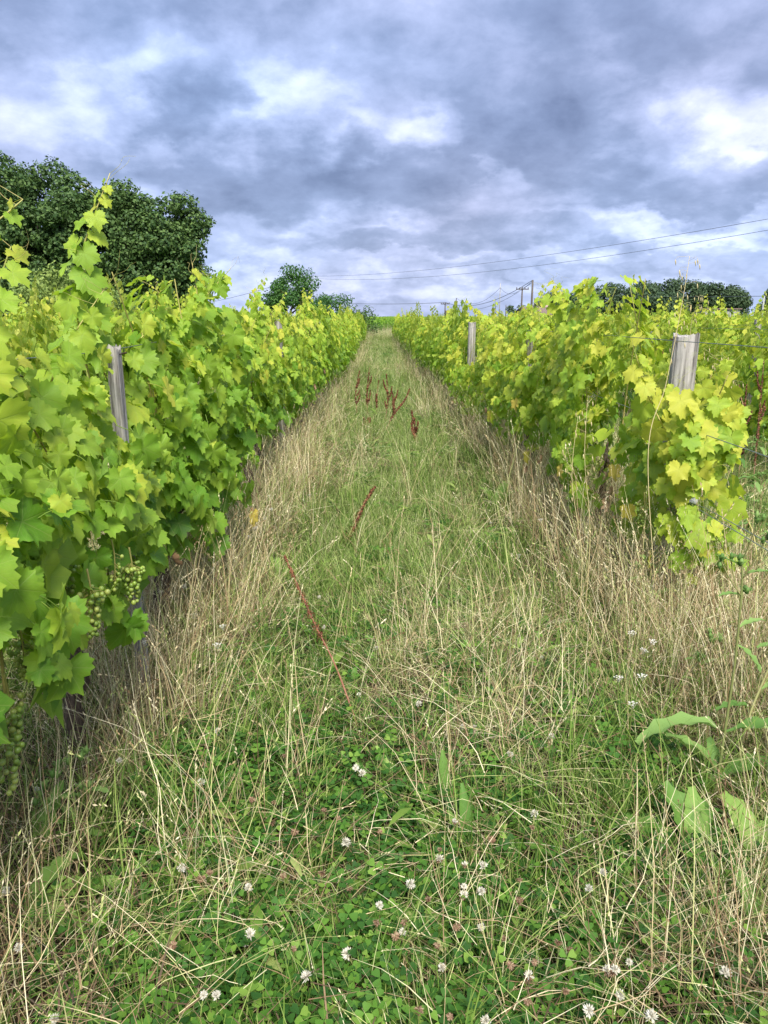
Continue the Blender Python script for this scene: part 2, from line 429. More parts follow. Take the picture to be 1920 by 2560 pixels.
# ------------------------------------------------------------------ grape leaf meshes
def leaf_outline(n, serr, seed):
    r_ = np.random.default_rng(seed)
    ks = np.array([0, 14, 27, 48, 63, 78, 102, 125, 148, 170, 180.])
    var = 1 + r_.normal(0, .035, len(ks))
    rs = np.array([1.06, .90, .71, .96, .84, .68, .84, .74, .66, .44, .12]) * var
    # interior sinus depth varies a lot between leaves
    dep = r_.uniform(-.03, .12); rs[2] -= dep; rs[5] -= dep * .8
    th = np.linspace(-180, 180, n, endpoint=False) + 180 / n
    rad = np.interp(np.abs(th), ks, rs)
    asym = 1 + .05 * np.sin(np.radians(th) + r_.uniform(0, 6))
    rad = rad * asym
    if serr:
        rad[::2] *= 1 + .07 * (rad[::2] > .3); rad[1::2] *= 1 - .075 * (rad[1::2] > .3)
    return np.radians(th), rad
def leaf_geo(seed, n=44, hi=True):
    r_ = np.random.default_rng(seed)
    th, rad = leaf_outline(n, hi, seed)
    droop, fold, wav = r_.uniform(.05, .50), r_.uniform(-.05, .38), r_.uniform(.04, .13)
    ph = r_.uniform(0, 6.28)
    def lift(x, y):
        rr = np.hypot(x, y); a = np.arctan2(np.abs(x), y)
        vein = np.zeros_like(rr)
        crease = np.abs(np.sin(a * 180 / 48 / 57.2958 * math.pi)) * .06 * rr
        return crease + fold * np.abs(x) - droop * (y * y * np.sign(y) * .9 + .35 * x * x) + wav * rr * np.sin(5 * np.arctan2(x, y) + ph) + wav * .7 * rr * np.sin(9 * np.arctan2(x, y) + ph * 2)
    if hi:
        m = n // 2
        X = [0.]; Y = [0.]
        for k in range(m):
            t = th[2 * k]; r = rad[2 * k] * .52
            X.append(math.sin(t) * r); Y.append(math.cos(t) * r)
        for k in range(n): X.append(math.sin(th[k]) * rad[k]); Y.append(math.cos(th[k]) * rad[k])
        X = np.array(X); Y = np.array(Y)
        Fc = []
        for k in range(m - 1): Fc.append((0, 1 + k + 1, 1 + k))
        for k in range(m):
            k2 = (k + 1) % m
            if k == m - 1: continue
            o0, o1, o2 = 1 + m + 2 * k, 1 + m + 2 * k + 1, 1 + m + (2 * k + 2) % n
            Fc += [(1 + k, o1, o0), (1 + k, 1 + k2, o1), (1 + k2, o2, o1)]
        Fc.append((m, 1 + m + n - 1, 1 + m + n - 2))
    else:
        X = np.concatenate([[0.], np.sin(th) * rad]); Y = np.concatenate([[0.], np.cos(th) * rad])
        Fc = [(0, 1 + k + 1, 1 + k) for k in range(n - 1)]
    Z = lift(X, Y)
    Vv = np.stack([X, Y, Z], 1) * .5
    Vv[:, 1] += .0
    return Vv, Fc, np.stack([X, Y], 1)
HI = []
for k in range(10):
    v, f, uv = leaf_geo(100 + k, 40, True)
    mb = MB(); mb.add(v, f)
    nl = len(v)
    mb.tube([(0, 0, 0), (0, -.25, -.10), (0, -.50, -.28)], [.010, .010, .012], 3, False)
    uvs = np.concatenate([uv, np.tile([[0., .3]], (len(mb.v) - nl, 1))])
    me = make_mesh('leaf', np.array(mb.v), mb.f, M_LEAF, True, uv=uvs)
    HI.append(me)
LO = [leaf_geo(200 + k, 13, False) for k in range(8)]
DRY = []
for k in range(3):
    v, f, uv = leaf_geo(300 + k, 36, True)
    v = v.copy(); rr = np.hypot(v[:, 0], v[:, 1]); v[:, 2] += .9 * rr ** 2 * 1.6 + .12 * np.sin(v[:, 0] * 22 + k) * rr
    v[:, 0] *= .6
    DRY.append(make_mesh('leaf', v, f, M_DRYLEAF, True, uv=uv))
YEL = []
for k in range(2):
    v, f, uv = leaf_geo(320 + k, 36, True); YEL.append(make_mesh('leaf', v, f, M_YELLEAF, True, uv=uv))

def frames(nrm, tip, size):
    """nrm, tip: (n,3) -> (n,3,3) with columns x,y,z scaled"""
    z = nrm / np.linalg.norm(nrm, axis=1, keepdims=True)
    y = tip - (tip * z).sum(1, keepdims=True) * z
    y /= np.maximum(np.linalg.norm(y, axis=1, keepdims=True), 1e-6)
    x = np.cross(y, z)
    return np.stack([x, y, z], 2) * size[:, None, None]

def vine_leaves(r_, n, half, zmin, zmax, width, age, topbias=1.0, wtop=.75, cap=0.0):
    """leaf centres in the vine's own frame: row runs along y"""
    y = r_.uniform(-half, half, n) ; y = np.where(r_.random(n) < .12, y * 1.25, y)
    t = r_.random(n) ** topbias
    # ragged top and bottom
    top = zmax - .26 * (np.abs(y) / half) ** 2 + .05 + .11 * np.sin(y * 7 + r_.uniform(0, 6)) + .06 * np.sin(y * 17 + r_.uniform(0, 6)) + r_.normal(0, .06, n)
    top = np.minimum(top, zmax + .05)
    bot = zmin + .09 * np.sin(y * 5 + r_.uniform(0, 6)) + r_.normal(0, .04, n)
    z = bot + (top - bot) * t
    env = 1 - .48 * (np.abs(y) / half) ** 3
    prof = env * (0.62 + .38 * np.sin(np.pi * np.clip(t * .85 + .15, 0, 1))) * np.where(t > .8, wtop, 1.0)
    s = np.where(r_.random(n) < .5, 1., -1.)
    clump = .75 + .35 * np.sin(y * 9 + z * 6 + s * 2 + r_.uniform(0, 6)) * np.sin(z * 8 + y * 4)
    x = s * width * prof * clump * (1 - .45 * r_.random(n) ** 2.0)
    nrm = np.stack([s * (1.0 + r_.normal(0, .35, n)), r_.normal(0, .5, n) - .38, .62 + r_.normal(0, .42, n) + .5 * (t > .85)], 1)
    tip = np.stack([s * .45 + r_.normal(0, .4, n), r_.normal(0, .55, n), -1.0 + r_.normal(0, .25, n)], 1)
    size = (.070 + .115 * r_.random(n) ** 1.35) * np.where(t > .85, .8, 1.0)
    for q in range(3):       # thin places in the foliage
        hy, hz, hs = r_.uniform(-half, half), r_.uniform(zmin, zmax), 1 if r_.random() < .5 else -1
        h = np.where(((y - hy) ** 2 + (z - hz) ** 2 < r_.uniform(.06, .13) ** 2) & (s == hs))[0]
        y[h] = r_.uniform(-half, half, len(h)); x[h] *= .4
    if cap:
        q = np.where(r_.random(n) < cap)[0]
        y[q] = -half - r_.uniform(-.12, .10, len(q)); x[q] = r_.uniform(-1, 1, len(q)) * width * .9
        nrm[q] = np.stack([r_.normal(0, .35, len(q)), -1 + r_.normal(0, .2, len(q)), .55 + r_.normal(0, .3, len(q))], 1)
        tip[q] = np.stack([r_.normal(0, .5, len(q)), -.3 + r_.normal(0, .2, len(q)), -1 + r_.normal(0, .2, len(q))], 1)
    ag = age + .40 * (t - .5) + r_.normal(0, .10, n)
    return np.stack([x, y, z], 1), nrm, tip, size, ag

def joined_leaves(name, pos, nrm, tip, size, age, r_, mat=None, paths=()):
    fr = frames(nrm, tip, size)
    n = len(pos); kind = r_.integers(0, len(LO), n)
    VV, FF, UU, LR, AG = [], [], [], [], []
    b = 0
    for k in range(len(LO)):
        idx = np.where(kind == k)[0]
        if not len(idx): continue
        v, f, uv = LO[k]
        w = np.einsum('nij,mj->nmi', fr[idx], v) + pos[idx][:, None, :]
        m = len(v)
        VV.append(w.reshape(-1, 3)); fa = np.array(f)
        FF.append((fa[None] + (np.arange(len(idx)) * m)[:, None, None] + b).reshape(-1, 3))
        UU.append(np.tile(uv, (len(idx), 1)))
        LR.append(np.repeat(r_.random(len(idx)), m)); AG.append(np.repeat(age[idx], m))
        b += m * len(idx)
    for path in paths:
        mb = MB(); mb.tube(path, [.005 - .0035 * i / len(path) for i in range(len(path))], 3, False)
        m = len(mb.v); VV.append(np.array(mb.v)); fq = np.array(mb.f)
        FF.append(np.concatenate([fq[:, [0, 1, 2]], fq[:, [0, 2, 3]]]) + b); UU.append(np.tile([[.0, .3]], (m, 1))); LR.append(np.full(m, .5)); AG.append(np.full(m, .8)); b += m
    return make_mesh(name, np.concatenate(VV), np.concatenate(FF), mat or M_LEAF, True, {'lr': np.concatenate(LR), 'age': np.concatenate(AG)}, np.concatenate(UU))

def shoot_path(base, top, r_, bend=.06, n=9):
    base = Vector(base); top = Vector(top)
    mid = (base + top) / 2 + Vector((r_.normal(0, bend), r_.normal(0, bend), 0))
    return bez([base, mid, top], n)
def shoot_leaves(path, r_, age, first=.0, s0=.13, s1=.035, step=.06):
    """alternate leaves along a shoot, smaller towards the tip"""
    L = [0.]
    for i in range(len(path) - 1): L.append(L[-1] + (path[i + 1] - path[i]).length)
    tot = L[-1]; s = first; side = 1; out = []
    while s < tot * .97:
        i = max(0, min(len(path) - 2, int(np.searchsorted(L, s)) - 1)); u = (s - L[i]) / max(1e-6, L[i + 1] - L[i])
        p = path[i].lerp(path[i + 1], u); t = s / tot
        ang = r_.normal(0, .7) + (0 if side > 0 else math.pi)
        o = Vector((math.cos(ang), math.sin(ang) * .6, 0)); sz = (s0 + (s1 - s0) * t ** 1.8) * r_.uniform(.8, 1.2)
        out.append((p + o * sz * .30 + Vector((0, 0, .0)), o * .5 + Vector((0, -.55, .45 + r_.normal(0, .25))), o * .8 + Vector((0, 0, -.8 + r_.normal(0, .3))), sz, age + .22 * t))
        side = -side; s += step * (1.0 - .45 * t) * r_.uniform(.7, 1.25)
    return out
def tendril(mb, p, r_, ln=.10):
    a = r_.uniform(0, 6.28); d = Vector((math.cos(a), math.sin(a) * .5, r_.uniform(.2, 1.0))).normalized()
    q = [p, p + d * ln * .5, p + d * ln * .85 + Vector((r_.normal(0, .02), 0, .01)), p + d * ln + Vector((r_.normal(0, .035), r_.normal(0, .02), r_.normal(0, .02)))]
    mb.tube(bez(q, 5), [.0009 - .0005 * i / 15 for i in range(16)], 3, False)

# a ready-made stock of trunks
def trunk_mesh(seed, h=.55, lean=0.1, r0=.034):
    r_ = np.random.default_rng(seed); mb = MB()
    pts = [(0, 0, -.05)]
    x = y = 0
    for k in range(1, 7):
        x += r_.normal(0, .022) ; y += r_.normal(0, .03) + lean * .06
        pts.append((x, y, h * k / 6))
    rad = [r0 * (1.25 - .06 * k) * r_.uniform(.85, 1.2) for k in range(7)]
    q = bez(pts, 4); rq = np.interp(np.linspace(0, 6, len(q)), range(7), rad) * (1 + .15 * r_.normal(0, 1, len(q)))
    mb.tube(q, list(np.abs(rq)), 8)
    top = Vector(pts[-1])
    for s in (-1, 1):
        a = bez([top - Vector((0, 0, .03)), top + Vector((0, s * .14, .06)), top + Vector((r_.normal(0, .02), s * .40, .10))], 5)
        mb.tube(a, [.022 - .013 * i / 10 for i in range(11)], 6)
    return mb.mesh('trunk', M_TRUNK)
TRUNKS = [trunk_mesh(s) for s in range(6)]
def cane_mesh(seed, h0=.5, h1=1.5):
    r_ = np.random.default_rng(seed); mb = MB()
    q = bez([(0, 0, h0), (r_.normal(0, .06), r_.normal(0, .08), (h0 + h1) / 2), (r_.normal(0, .09), r_.normal(0, .14), h1)], 6)
    mb.tube(q, [.0055 - .003 * i / 12 for i in range(13)], 5)
    return mb.mesh('cane', M_CANE)
CANES = [cane_mesh(s) for s in range(6)]

LX, RX, GAP = -1.13, 1.62, 2.65
# gaps in the foliage that leave posts and bunches open to view
CLEAR = [(706, 752, 808, 858, 8.7), (1156, 1194, 808, 905, 12.6), (1750, 1795, 1242, 1290, 3.7), (1862, 2300, 600, 1370, 4.9), (276, 325, 850, 1090, 2.95), (1668, 1744, 815, 960, 4.0)]
BUNCHES = [  # full px, distance, berries, size, row side
    (228, 1525, 2.08, 60, 1.0, 'L'), (330, 1455, 2.38, 62, .95, 'L'), (162, 1462, 2.12, 34, .9, 'L'), (26, 1800, 1.72, 58, 1.0, 'L'),
    (14, 1905, 1.62, 40, 1.0, 'L'), (55, 1640, 1.80, 40, .9, 'L'), (285, 1425, 2.30, 24, .8, 'L'),
    (1606, 1285, 3.72, 38, .9, 'R'), (1694, 1288, 3.72, 36, .9, 'R'), (1642, 1400, 3.80, 30, .8, 'R'), (1483, 1170, 4.9, 26, .9, 'R')]
BPOS = [P(b[0], b[1], b[2]) for b in BUNCHES]
def keep_mask(pos, size):
    keep = np.ones(len(pos), bool)
    for i, p in enumerate(pos):
        if p[1] < .3: keep[i] = False; continue
        px, py = proj(*p); hw = size[i] * .22 / p[1] * FPX
        for (a, b, c, d, yy) in CLEAR:
            if p[1] < yy and a - hw < px < b + hw and c - hw < py < d + hw: keep[i] = False
        for j, bp in enumerate(BPOS):
            if p[1] < bp.y + .05:
                bx, by = BUNCHES[j][0], BUNCHES[j][1]; rr_ = 70 / bp.y
                if abs(px - bx) < rr_ + hw * .3 and abs(py - by) < rr_ * 1.5 + hw * .3: keep[i] = False
    return keep

def detailed_vine(x, y, side, zmin, zmax, width, age, n, seed, label, group, shoots=(), half=.62, extra=0, dry=0, yel=0, topbias=1.0, trunk=True, cap=0.0):
    r_ = np.random.default_rng(seed)
    base = Vector((x, y, float(hgt(x, y))))
    t = thing('grape_vine', label, 'grape vine', base, 0, group)
    pos, nrm, tip, size, ag = vine_leaves(r_, n, half, zmin, zmax, width, age, topbias, .75, cap)
    P_, N_, T_, S_, A_ = list(pos), list(nrm), list(tip), list(size), list(ag)
    if trunk: link('trunk', TRUNKS[seed % 6], t, Matrix.Rotation(r_.uniform(-.3, .3), 4, 'Z') @ Matrix.Diagonal((1, 1, 1.05, 1)))
    for k in range(4):
        link('cane', CANES[(seed + k) % 6], t, Matrix.Translation((r_.normal(0, .03), -half * .8 + k * half * .55, 0)) @ Matrix.Diagonal((1, 1, zmax / 1.5, 1)))
    td = MB()
    for (bx, by, bz, tx, ty, tz, s0, s1, st) in shoots:
        path = shoot_path((bx, by, bz), (tx, ty, tz), r_)
        cm = MB(); cm.tube(path, [.0050 - .0034 * i / (len(path) - 1) for i in range(len(path))], 4)
        link('shoot', cm.mesh('shoot', M_TENDRIL), t)
        for (p, nn, tt, sz, aa) in shoot_leaves(path, r_, age, 0, s0, s1, st * .74):
            P_.append(np.array(p)); N_.append(np.array(nn)); T_.append(np.array(tt)); S_.append(sz); A_.append(aa)
        for f_ in (.6, .85, .95, 1.0):
            tendril(td, path[int((len(path) - 1) * f_)], r_, .04 + .05 * f_)
    if td.v: link('tendril', td.mesh('tendril', M_TENDRIL), t)['kind'] = 'stuff'
    P_ = np.array(P_); N_ = np.array(N_); T_ = np.array(T_); S_ = np.array(S_); A_ = np.array(A_)
    k = keep_mask(P_ + np.array(base), S_)
    P_, N_, T_, S_, A_ = P_[k], N_[k], T_[k], S_[k], A_[k]
    fr = frames(N_, T_, S_)
    # leaves that show largest (outermost, towards the lane) become parts, the buried ones are one mass
    score = P_[:, 0] * side + .25 * P_[:, 2] - .12 * P_[:, 1] + .0
    order = np.argsort(-score)
    parts = order[:min(298, len(order))]; rest = order[298:]
    for i in parts:
        M = Matrix(((*fr[i][0], P_[i][0]), (*fr[i][1], P_[i][1]), (*fr[i][2], P_[i][2]), (0, 0, 0, 1)))
        o = link('leaf', HI[int(r_.integers(0, len(HI)))], t, M, (float(np.clip(A_[i], 0, 1)), 0, 0, 1))
    if len(rest) > 4:
        o = link('inner_leaves', joined_leaves('inner_leaves', P_[rest], N_[rest], T_[rest], S_[rest], A_[rest] , r_), t); o['kind'] = 'stuff'
    for q in range(dry):
        p = Vector((side * width * r_.uniform(.6, 1.0), r_.uniform(-half, half), zmin + r_.uniform(-.06, .30)))
        fm = frames(np.array([[side, r_.normal(0, .5), .3]]), np.array([[0.2, r_.normal(0, .3), -1.]]), np.array([r_.uniform(.07, .12)]))[0]
        o = link('leaf', DRY[q % 3], t, Matrix(((*fm[0], p.x), (*fm[1], p.y), (*fm[2], p.z), (0, 0, 0, 1)))); o['label'] = 'withered brown leaf'
    for q in range(yel):
        p = Vector((side * width * r_.uniform(.9, 1.1), r_.uniform(-half, half), zmin + r_.uniform(.0, .4)))
        fm = frames(np.array([[side, r_.normal(-.3, .4), .3]]), np.array([[0.2, r_.normal(0, .3), -1.]]), np.array([r_.uniform(.11, .16)]))[0]
        o = link('leaf', YEL[q % 2], t, Matrix(((*fm[0], p.x), (*fm[1], p.y), (*fm[2], p.z), (0, 0, 0, 1)))); o['label'] = 'yellowed leaf with brown edge'
    return t

LG = 'vines in the row along the left edge of the lane'
RG = 'vines in the row along the right edge of the lane'
def rel(px, py, Y, x0, y0):
    p = P(px, py, Y); return (p.x - x0, p.y - y0, p.z)
near_left = []
# left row: (y, zmin, zmax, width, age, n)
ylist = [(1.45, .72, 1.62, .38, .59, 900), (2.45, .70, 1.50, .34, .60, 860), (3.55, .52, 1.62, .36, .56, 860), (4.40, .48, 1.80, .42, .50, 860)]
for k, (y, z0, z1, w, ag, n) in enumerate(ylist):
    sh = []
    if k == 0:
        sh = [(0.05, .45, 1.5, *rel(55, 480, 1.98, LX, y), .17, .03, .09), (.0, .5, 1.5, *rel(25, 600, 2.05, LX, y), .13, .07, .08)]
    if k == 1:
        sh = [(0.02, .45, 1.42, *rel(272, 398, 2.9, LX, y), .20, .02, .062), (0.0, .1, 1.4, *rel(255, 690, 2.6, LX, y), .13, .06, .08), (-.03, .55, 1.4, *rel(285, 655, 3.0, LX, y), .07, .02, .07)]
    if k == 2:
        sh = [(.02, .3, 1.45, *rel(480, 650, 3.95, LX, y), .12, .03, .065), (0, .0, 1.5, *rel(395, 720, 3.5, LX, y), .12, .03, .07), (.1, .45, 1.5, *rel(575, 665, 4.2, LX, y), .17, .06, .075)]
    if k == 3:
        sh = [(.0, -.3, 1.5, *rel(520, 745, 4.3, LX, y), .13, .05, .07), (.1, .3, 1.5, .1, .35, 1.85, .12, .04, .07)]
    lab = ['nearest grape vine of the left row, big bright leaves at the picture edge', 'grape vine with one very tall thin shoot beside the leaning grey post', 'bushy grape vine just beyond the leaning grey post on the left row', 'dark green bulging grape vine before the gap in the left row'][k]
    near_left.append(detailed_vine(LX, y, 1, z0, z1, w, ag, n, 11 + k, lab, LG, sh, .60, dry=[0, 1, 0, 1][k], yel=[0, 0, 1, 1][k], topbias=.95, cap=0))
near_right = []
rlist = [(3.98, .40, 1.36, .24, .82, 480), (5.32, .40, 1.84, .44, .74, 900), (6.50, .56, 1.50, .42, .78, 700), (7.55, .44, 1.66, .52, .76, 740), (8.65, .58, 1.46, .42, .80, 660)]
for k, (y, z0, z1, w, ag, n) in enumerate(rlist):
    sh = []
    if k == 0: sh = [(.12, -.15, 1.0, *rel(1825, 900, 3.8, RX, y), .18, .11, .10), (-.1, -.2, 1.0, *rel(1590, 885, 3.8, RX, y), .16, .12, .09), (0.2, -.3, .75, *rel(1895, 1400, 3.35, RX, y), .11, .10, .16), (0, 0, .9, *rel(1700, 950, 3.8, RX, y) , .15, .08, .12)]
    if k == 1: sh = [(0, .35, 1.3, *rel(1378, 695, 5.9, RX, y), .16, .07, .07), (0, -.1, 1.3, *rel(1475, 755, 5.3, RX, y), .14, .06, .07), (-.1, .45, 1.3, *rel(1372, 730, 5.9, RX, y), .16, .10, .07), (0, .1, 1.3, *rel(1440, 790, 5.5, RX, y), .14, .07, .07)]
    if k == 2: sh = [(0, .0, 1.4, -.05, .1, 1.86, .12, .04, .07)]
    if k == 3: sh = [(0, .2, 1.4, .05, .25, 1.82, .12, .04, .07), (0, -.3, 1.4, -.05, -.35, 1.9, .12, .04, .07)]
    if k == 4: sh = [(0, .0, 1.4, *rel(1160, 745, 9.6, RX, y), .14, .03, .08)]
    lab = ['low yellow-green grape vine in front of the thick end post, its dark trunk showing', 'tall yellow-green grape vine just behind the one at the thick end post', 'third grape vine from the thick end post along the right row', 'fourth grape vine from the thick end post along the right row', 'fifth grape vine from the thick end post along the right row'][k]
    near_right.append(detailed_vine(RX, y, -1, z0, z1, w, ag, n, 31 + k, lab, RG, sh, .46 if k == 0 else .60, dry=[3, 2, 1, 1, 1][k], yel=[3, 2, 1, 1, 0][k], topbias=.95, cap=.38 if k == 0 else 0))
# further vines of the two rows, leaves still told apart
yl = 6.15; i = 5
nlist = [6.25, 7.15, 8.2, 9.3, 10.4, 11.5, 12.6]
for k, y in enumerate(nlist):
    sh = [(0.05, -.2, 1.4, *rel(668, 690, 6.6, LX, y), .16, .03, .07), (0, .1, 1.4, *rel(640, 740, 6.3, LX, y), .15, .06, .07)] if k == 0 else ([(0, 0, 1.4, rng.normal(0, .06), rng.normal(0, .2), rng.uniform(1.80, 2.0), .12, .04, .08)] if k % 2 else [])
    detailed_vine(LX, y, 1, .60, rng.uniform(1.44, 1.72), (.24, .27, .30, .33, .34, .35, .36)[k], .66, 480, 51 + k, 'grape vine of the left row, %s one beyond the leafless gap' % ordinal(k + 1), LG, sh, .60, dry=k % 2)
rl2 = [9.65, 10.75, 11.85, 12.95]
for k, y in enumerate(rl2):
    sh = [(0, 0, 1.4, rng.normal(0, .06), rng.normal(0, .2), rng.uniform(1.75, 1.92), .12, .04, .08)] if k % 2 else []
    detailed_vine(RX, y, -1, .36, rng.uniform(1.46, 1.66), .48, .80, 540, 71 + k, '%s grape vine from the thick end post along the right row' % ordinal(k + 6), RG, sh, .60, dry=k % 2)

# stock of whole vines for the distance
VARI = []
for s in range(9):
    r_ = np.random.default_rng(900 + s)
    pos, nrm, tip, size, ag = vine_leaves(r_, 520, .62, .42, r_.uniform(1.42, 1.70), .38, .62 + r_.uniform(-.10, .12))
    ex = []; paths = []
    for q in range(5 if s % 2 else 3):
        yy = r_.uniform(-.5, .5); path = shoot_path((0, yy, 1.4), (r_.normal(0, .08), yy + r_.normal(0, .15), r_.uniform(1.62, 2.02)), r_); paths.append(path)
        ex += shoot_leaves(path, r_, .72, 0, .13, .05, .06)
    pos = np.concatenate([pos, [np.array(e[0]) for e in ex]]); nrm = np.concatenate([nrm, [np.array(e[1]) for e in ex]])
    tip = np.concatenate([tip, [np.array(e[2]) for e in ex]]); size = np.concatenate([size, [e[3] for e in ex]]) * 1.08; ag = np.concatenate([ag, [e[4] for e in ex]])
    VARI.append(joined_leaves('foliage', pos, nrm, tip, size, ag, r_, None, paths))
nv = [0]
def stock_vine(x, y, label, group, age=0.0, zs=1.0):
    r_ = rng
    t = thing('grape_vine', label, 'grape vine', (x + float(r_.normal(0, .05)), y + float(r_.normal(0, .07)), float(hgt(x, y))), 0, group)
    zs = zs * float(r_.choice([.86, .95, 1.0, 1.04, 1.12])); k = int(r_.integers(0, 9)); s = -1 if r_.random() < .5 else 1
    o = link('foliage', VARI[k], t, Matrix.Rotation(math.pi if s < 0 else 0, 4, 'Z') @ Matrix.Diagonal((r_.uniform(.72, 1.18), 1, zs * r_.uniform(.95, 1.04), 1)), (age, 0, 0, 1)); o['kind'] = 'stuff'
    link('trunk', TRUNKS[k % 6], t)
    nv[0] += 1
    return t
y = 13.75; k = 8
while y < 60:
    stock_vine(LX, y, 'grape vine of the left row, %s one beyond the leafless gap' % ordinal(k), LG, -.02); y += 1.12; k += 1
y = 14.05; k = 10
while y < 58:
    stock_vine(RX - .07, y, '%s grape vine from the thick end post along the right row' % ordinal(k), RG, .08); y += 1.12; k += 1
rowname = {1: 'first', 2: 'second', 3: 'third', 4: 'fourth', 5: 'fifth', 6: 'sixth', 7: 'seventh', 8: 'eighth'}
far_pts = []
for ri in range(1, 16):
    x = RX + GAP * ri
    y = max(5.4, x / .56 + .0); k = 1
    while y < 66 + ri * 1.5:
        if ri <= 4 and k <= (26 if ri <= 2 else 16): stock_vine(x, y, '%s grape vine from the near end of the %s row behind the right row' % (ordinal(k), rowname[ri]), 'vines in the %s row behind the right row' % rowname[ri], .06)
        else: far_pts.append((x, y))
        y += 1.12; k += 1
for ri in range(1, 6):
    x = LX - GAP * ri
    y = max(5.4, -x / .56); k = 1
    while y < 60:
        if ri <= 2 and k <= 22: stock_vine(x, y, '%s grape vine from the near end of the %s row behind the left row' % (ordinal(k), rowname[ri]), 'vines in the %s row behind the left row' % rowname[ri], .05, 1.0)
        else: far_pts.append((x, y))
        y += 1.12; k += 1

# ------------------------------------------------------------------ scatter by geometry nodes (stuff nobody could count)
def scatter(name, meshes, pos, rot, scl, idx, label, cat, age=0.0):
    me = bpy.data.meshes.new(name); n = len(pos)
    me.vertices.add(n); me.vertices.foreach_set('co', np.asarray(pos, dtype=np.float32).ravel())
    a = me.attributes.new('rot', 'FLOAT_VECTOR', 'POINT'); a.data.foreach_set('vector', np.asarray(rot, dtype=np.float32).ravel())
    a = me.attributes.new('scl', 'FLOAT', 'POINT'); a.data.foreach_set('value', np.asarray(scl, dtype=np.float32))
    a = me.attributes.new('idx', 'INT', 'POINT'); a.data.foreach_set('value', np.asarray(idx, dtype=np.int32))
    for m in meshes:
        if m.materials[0].name not in me.materials: me.materials.append(m.materials[0])
    o = link(name, me, color=(age, 0, 0, 1)); tag(o, label, cat, None, 'stuff')
    g = bpy.data.node_groups.new(name, 'GeometryNodeTree')
    g.interface.new_socket('Geometry', in_out='INPUT', socket_type='NodeSocketGeometry')
    g.interface.new_socket('Geometry', in_out='OUTPUT', socket_type='NodeSocketGeometry')
    gi = g.nodes.new('NodeGroupInput'); go = g.nodes.new('NodeGroupOutput')
    ip = g.nodes.new('GeometryNodeInstanceOnPoints'); ip.inputs['Pick Instance'].default_value = True
    jn = g.nodes.new('GeometryNodeJoinGeometry')
    for m in reversed(meshes):
        src = bpy.data.objects.new(name + '_clump', m)
        on = g.nodes.new('GeometryNodeObjectInfo'); on.inputs['Object'].default_value = src; on.inputs['As Instance'].default_value = False
        ti = g.nodes.new('GeometryNodeGeometryToInstance'); g.links.new(on.outputs['Geometry'], ti.inputs[0]); g.links.new(ti.outputs[0], jn.inputs[0])
    def na(nm, dt):
        q = g.nodes.new('GeometryNodeInputNamedAttribute'); q.data_type = dt; q.inputs['Name'].default_value = nm
        return [s for s in q.outputs if s.enabled and s.name == 'Attribute'][0]
    g.links.new(gi.outputs[0], ip.inputs['Points']); g.links.new(jn.outputs[0], ip.inputs['Instance'])
    g.links.new(na('rot', 'FLOAT_VECTOR'), ip.inputs['Rotation']); g.links.new(na('scl', 'FLOAT'), ip.inputs['Scale']); g.links.new(na('idx', 'INT'), ip.inputs['Instance Index'])
    g.links.new(ip.outputs[0], go.inputs[0])
    md = o.modifiers.new('scatter', 'NODES'); md.node_group = g
    return o

fp = np.array(far_pts)
fp = fp + rng.normal(0, .05, fp.shape)
zr = np.where(rng.random(len(fp)) < .5, 0, math.pi)
scatter('far_vines', VARI, np.column_stack([fp, hgt(fp[:, 0], fp[:, 1])]), np.column_stack([np.zeros(len(fp)), np.zeros(len(fp)), zr]), rng.uniform(.93, 1.06, len(fp)), rng.integers(0, 9, len(fp)), 'yellow-green mass of vine rows reaching back towards the tree line', 'vines')

# ---- far vineyard beyond the headland: rows run across
FIELD = []
for s_ in range(4):
    r_ = np.random.default_rng(950 + s_)
    pos, nrm, tip, size, ag = vine_leaves(r_, 260, .62, .30, 1.55, .38, .30)
    FIELD.append(joined_leaves('foliage', pos, nrm, tip, size * 1.3, ag, r_))
def far_field():
    pts = []
    for j, yy in enumerate(np.arange(92, 190, 3.4)):
        xs = np.arange(-70 - yy * .1, 62, .85)
        for x in xs: pts.append((x + rng.normal(0, .1), yy + rng.normal(0, .08) + (x * .10)))
    p = np.array(pts)
    n = len(p)
    r0 = math.pi / 2 + np.where(rng.random(n) < .5, 0, math.pi)
    scatter('distant_vine_field', FIELD, np.column_stack([p, hgt(p[:, 0], p[:, 1])]), np.column_stack([np.zeros(n), np.zeros(n), r0]), rng.uniform(.85, 1.0, n), rng.integers(0, 4, n), 'green vineyard block beyond the dry headland, below the sky', 'vineyard')
far_field()

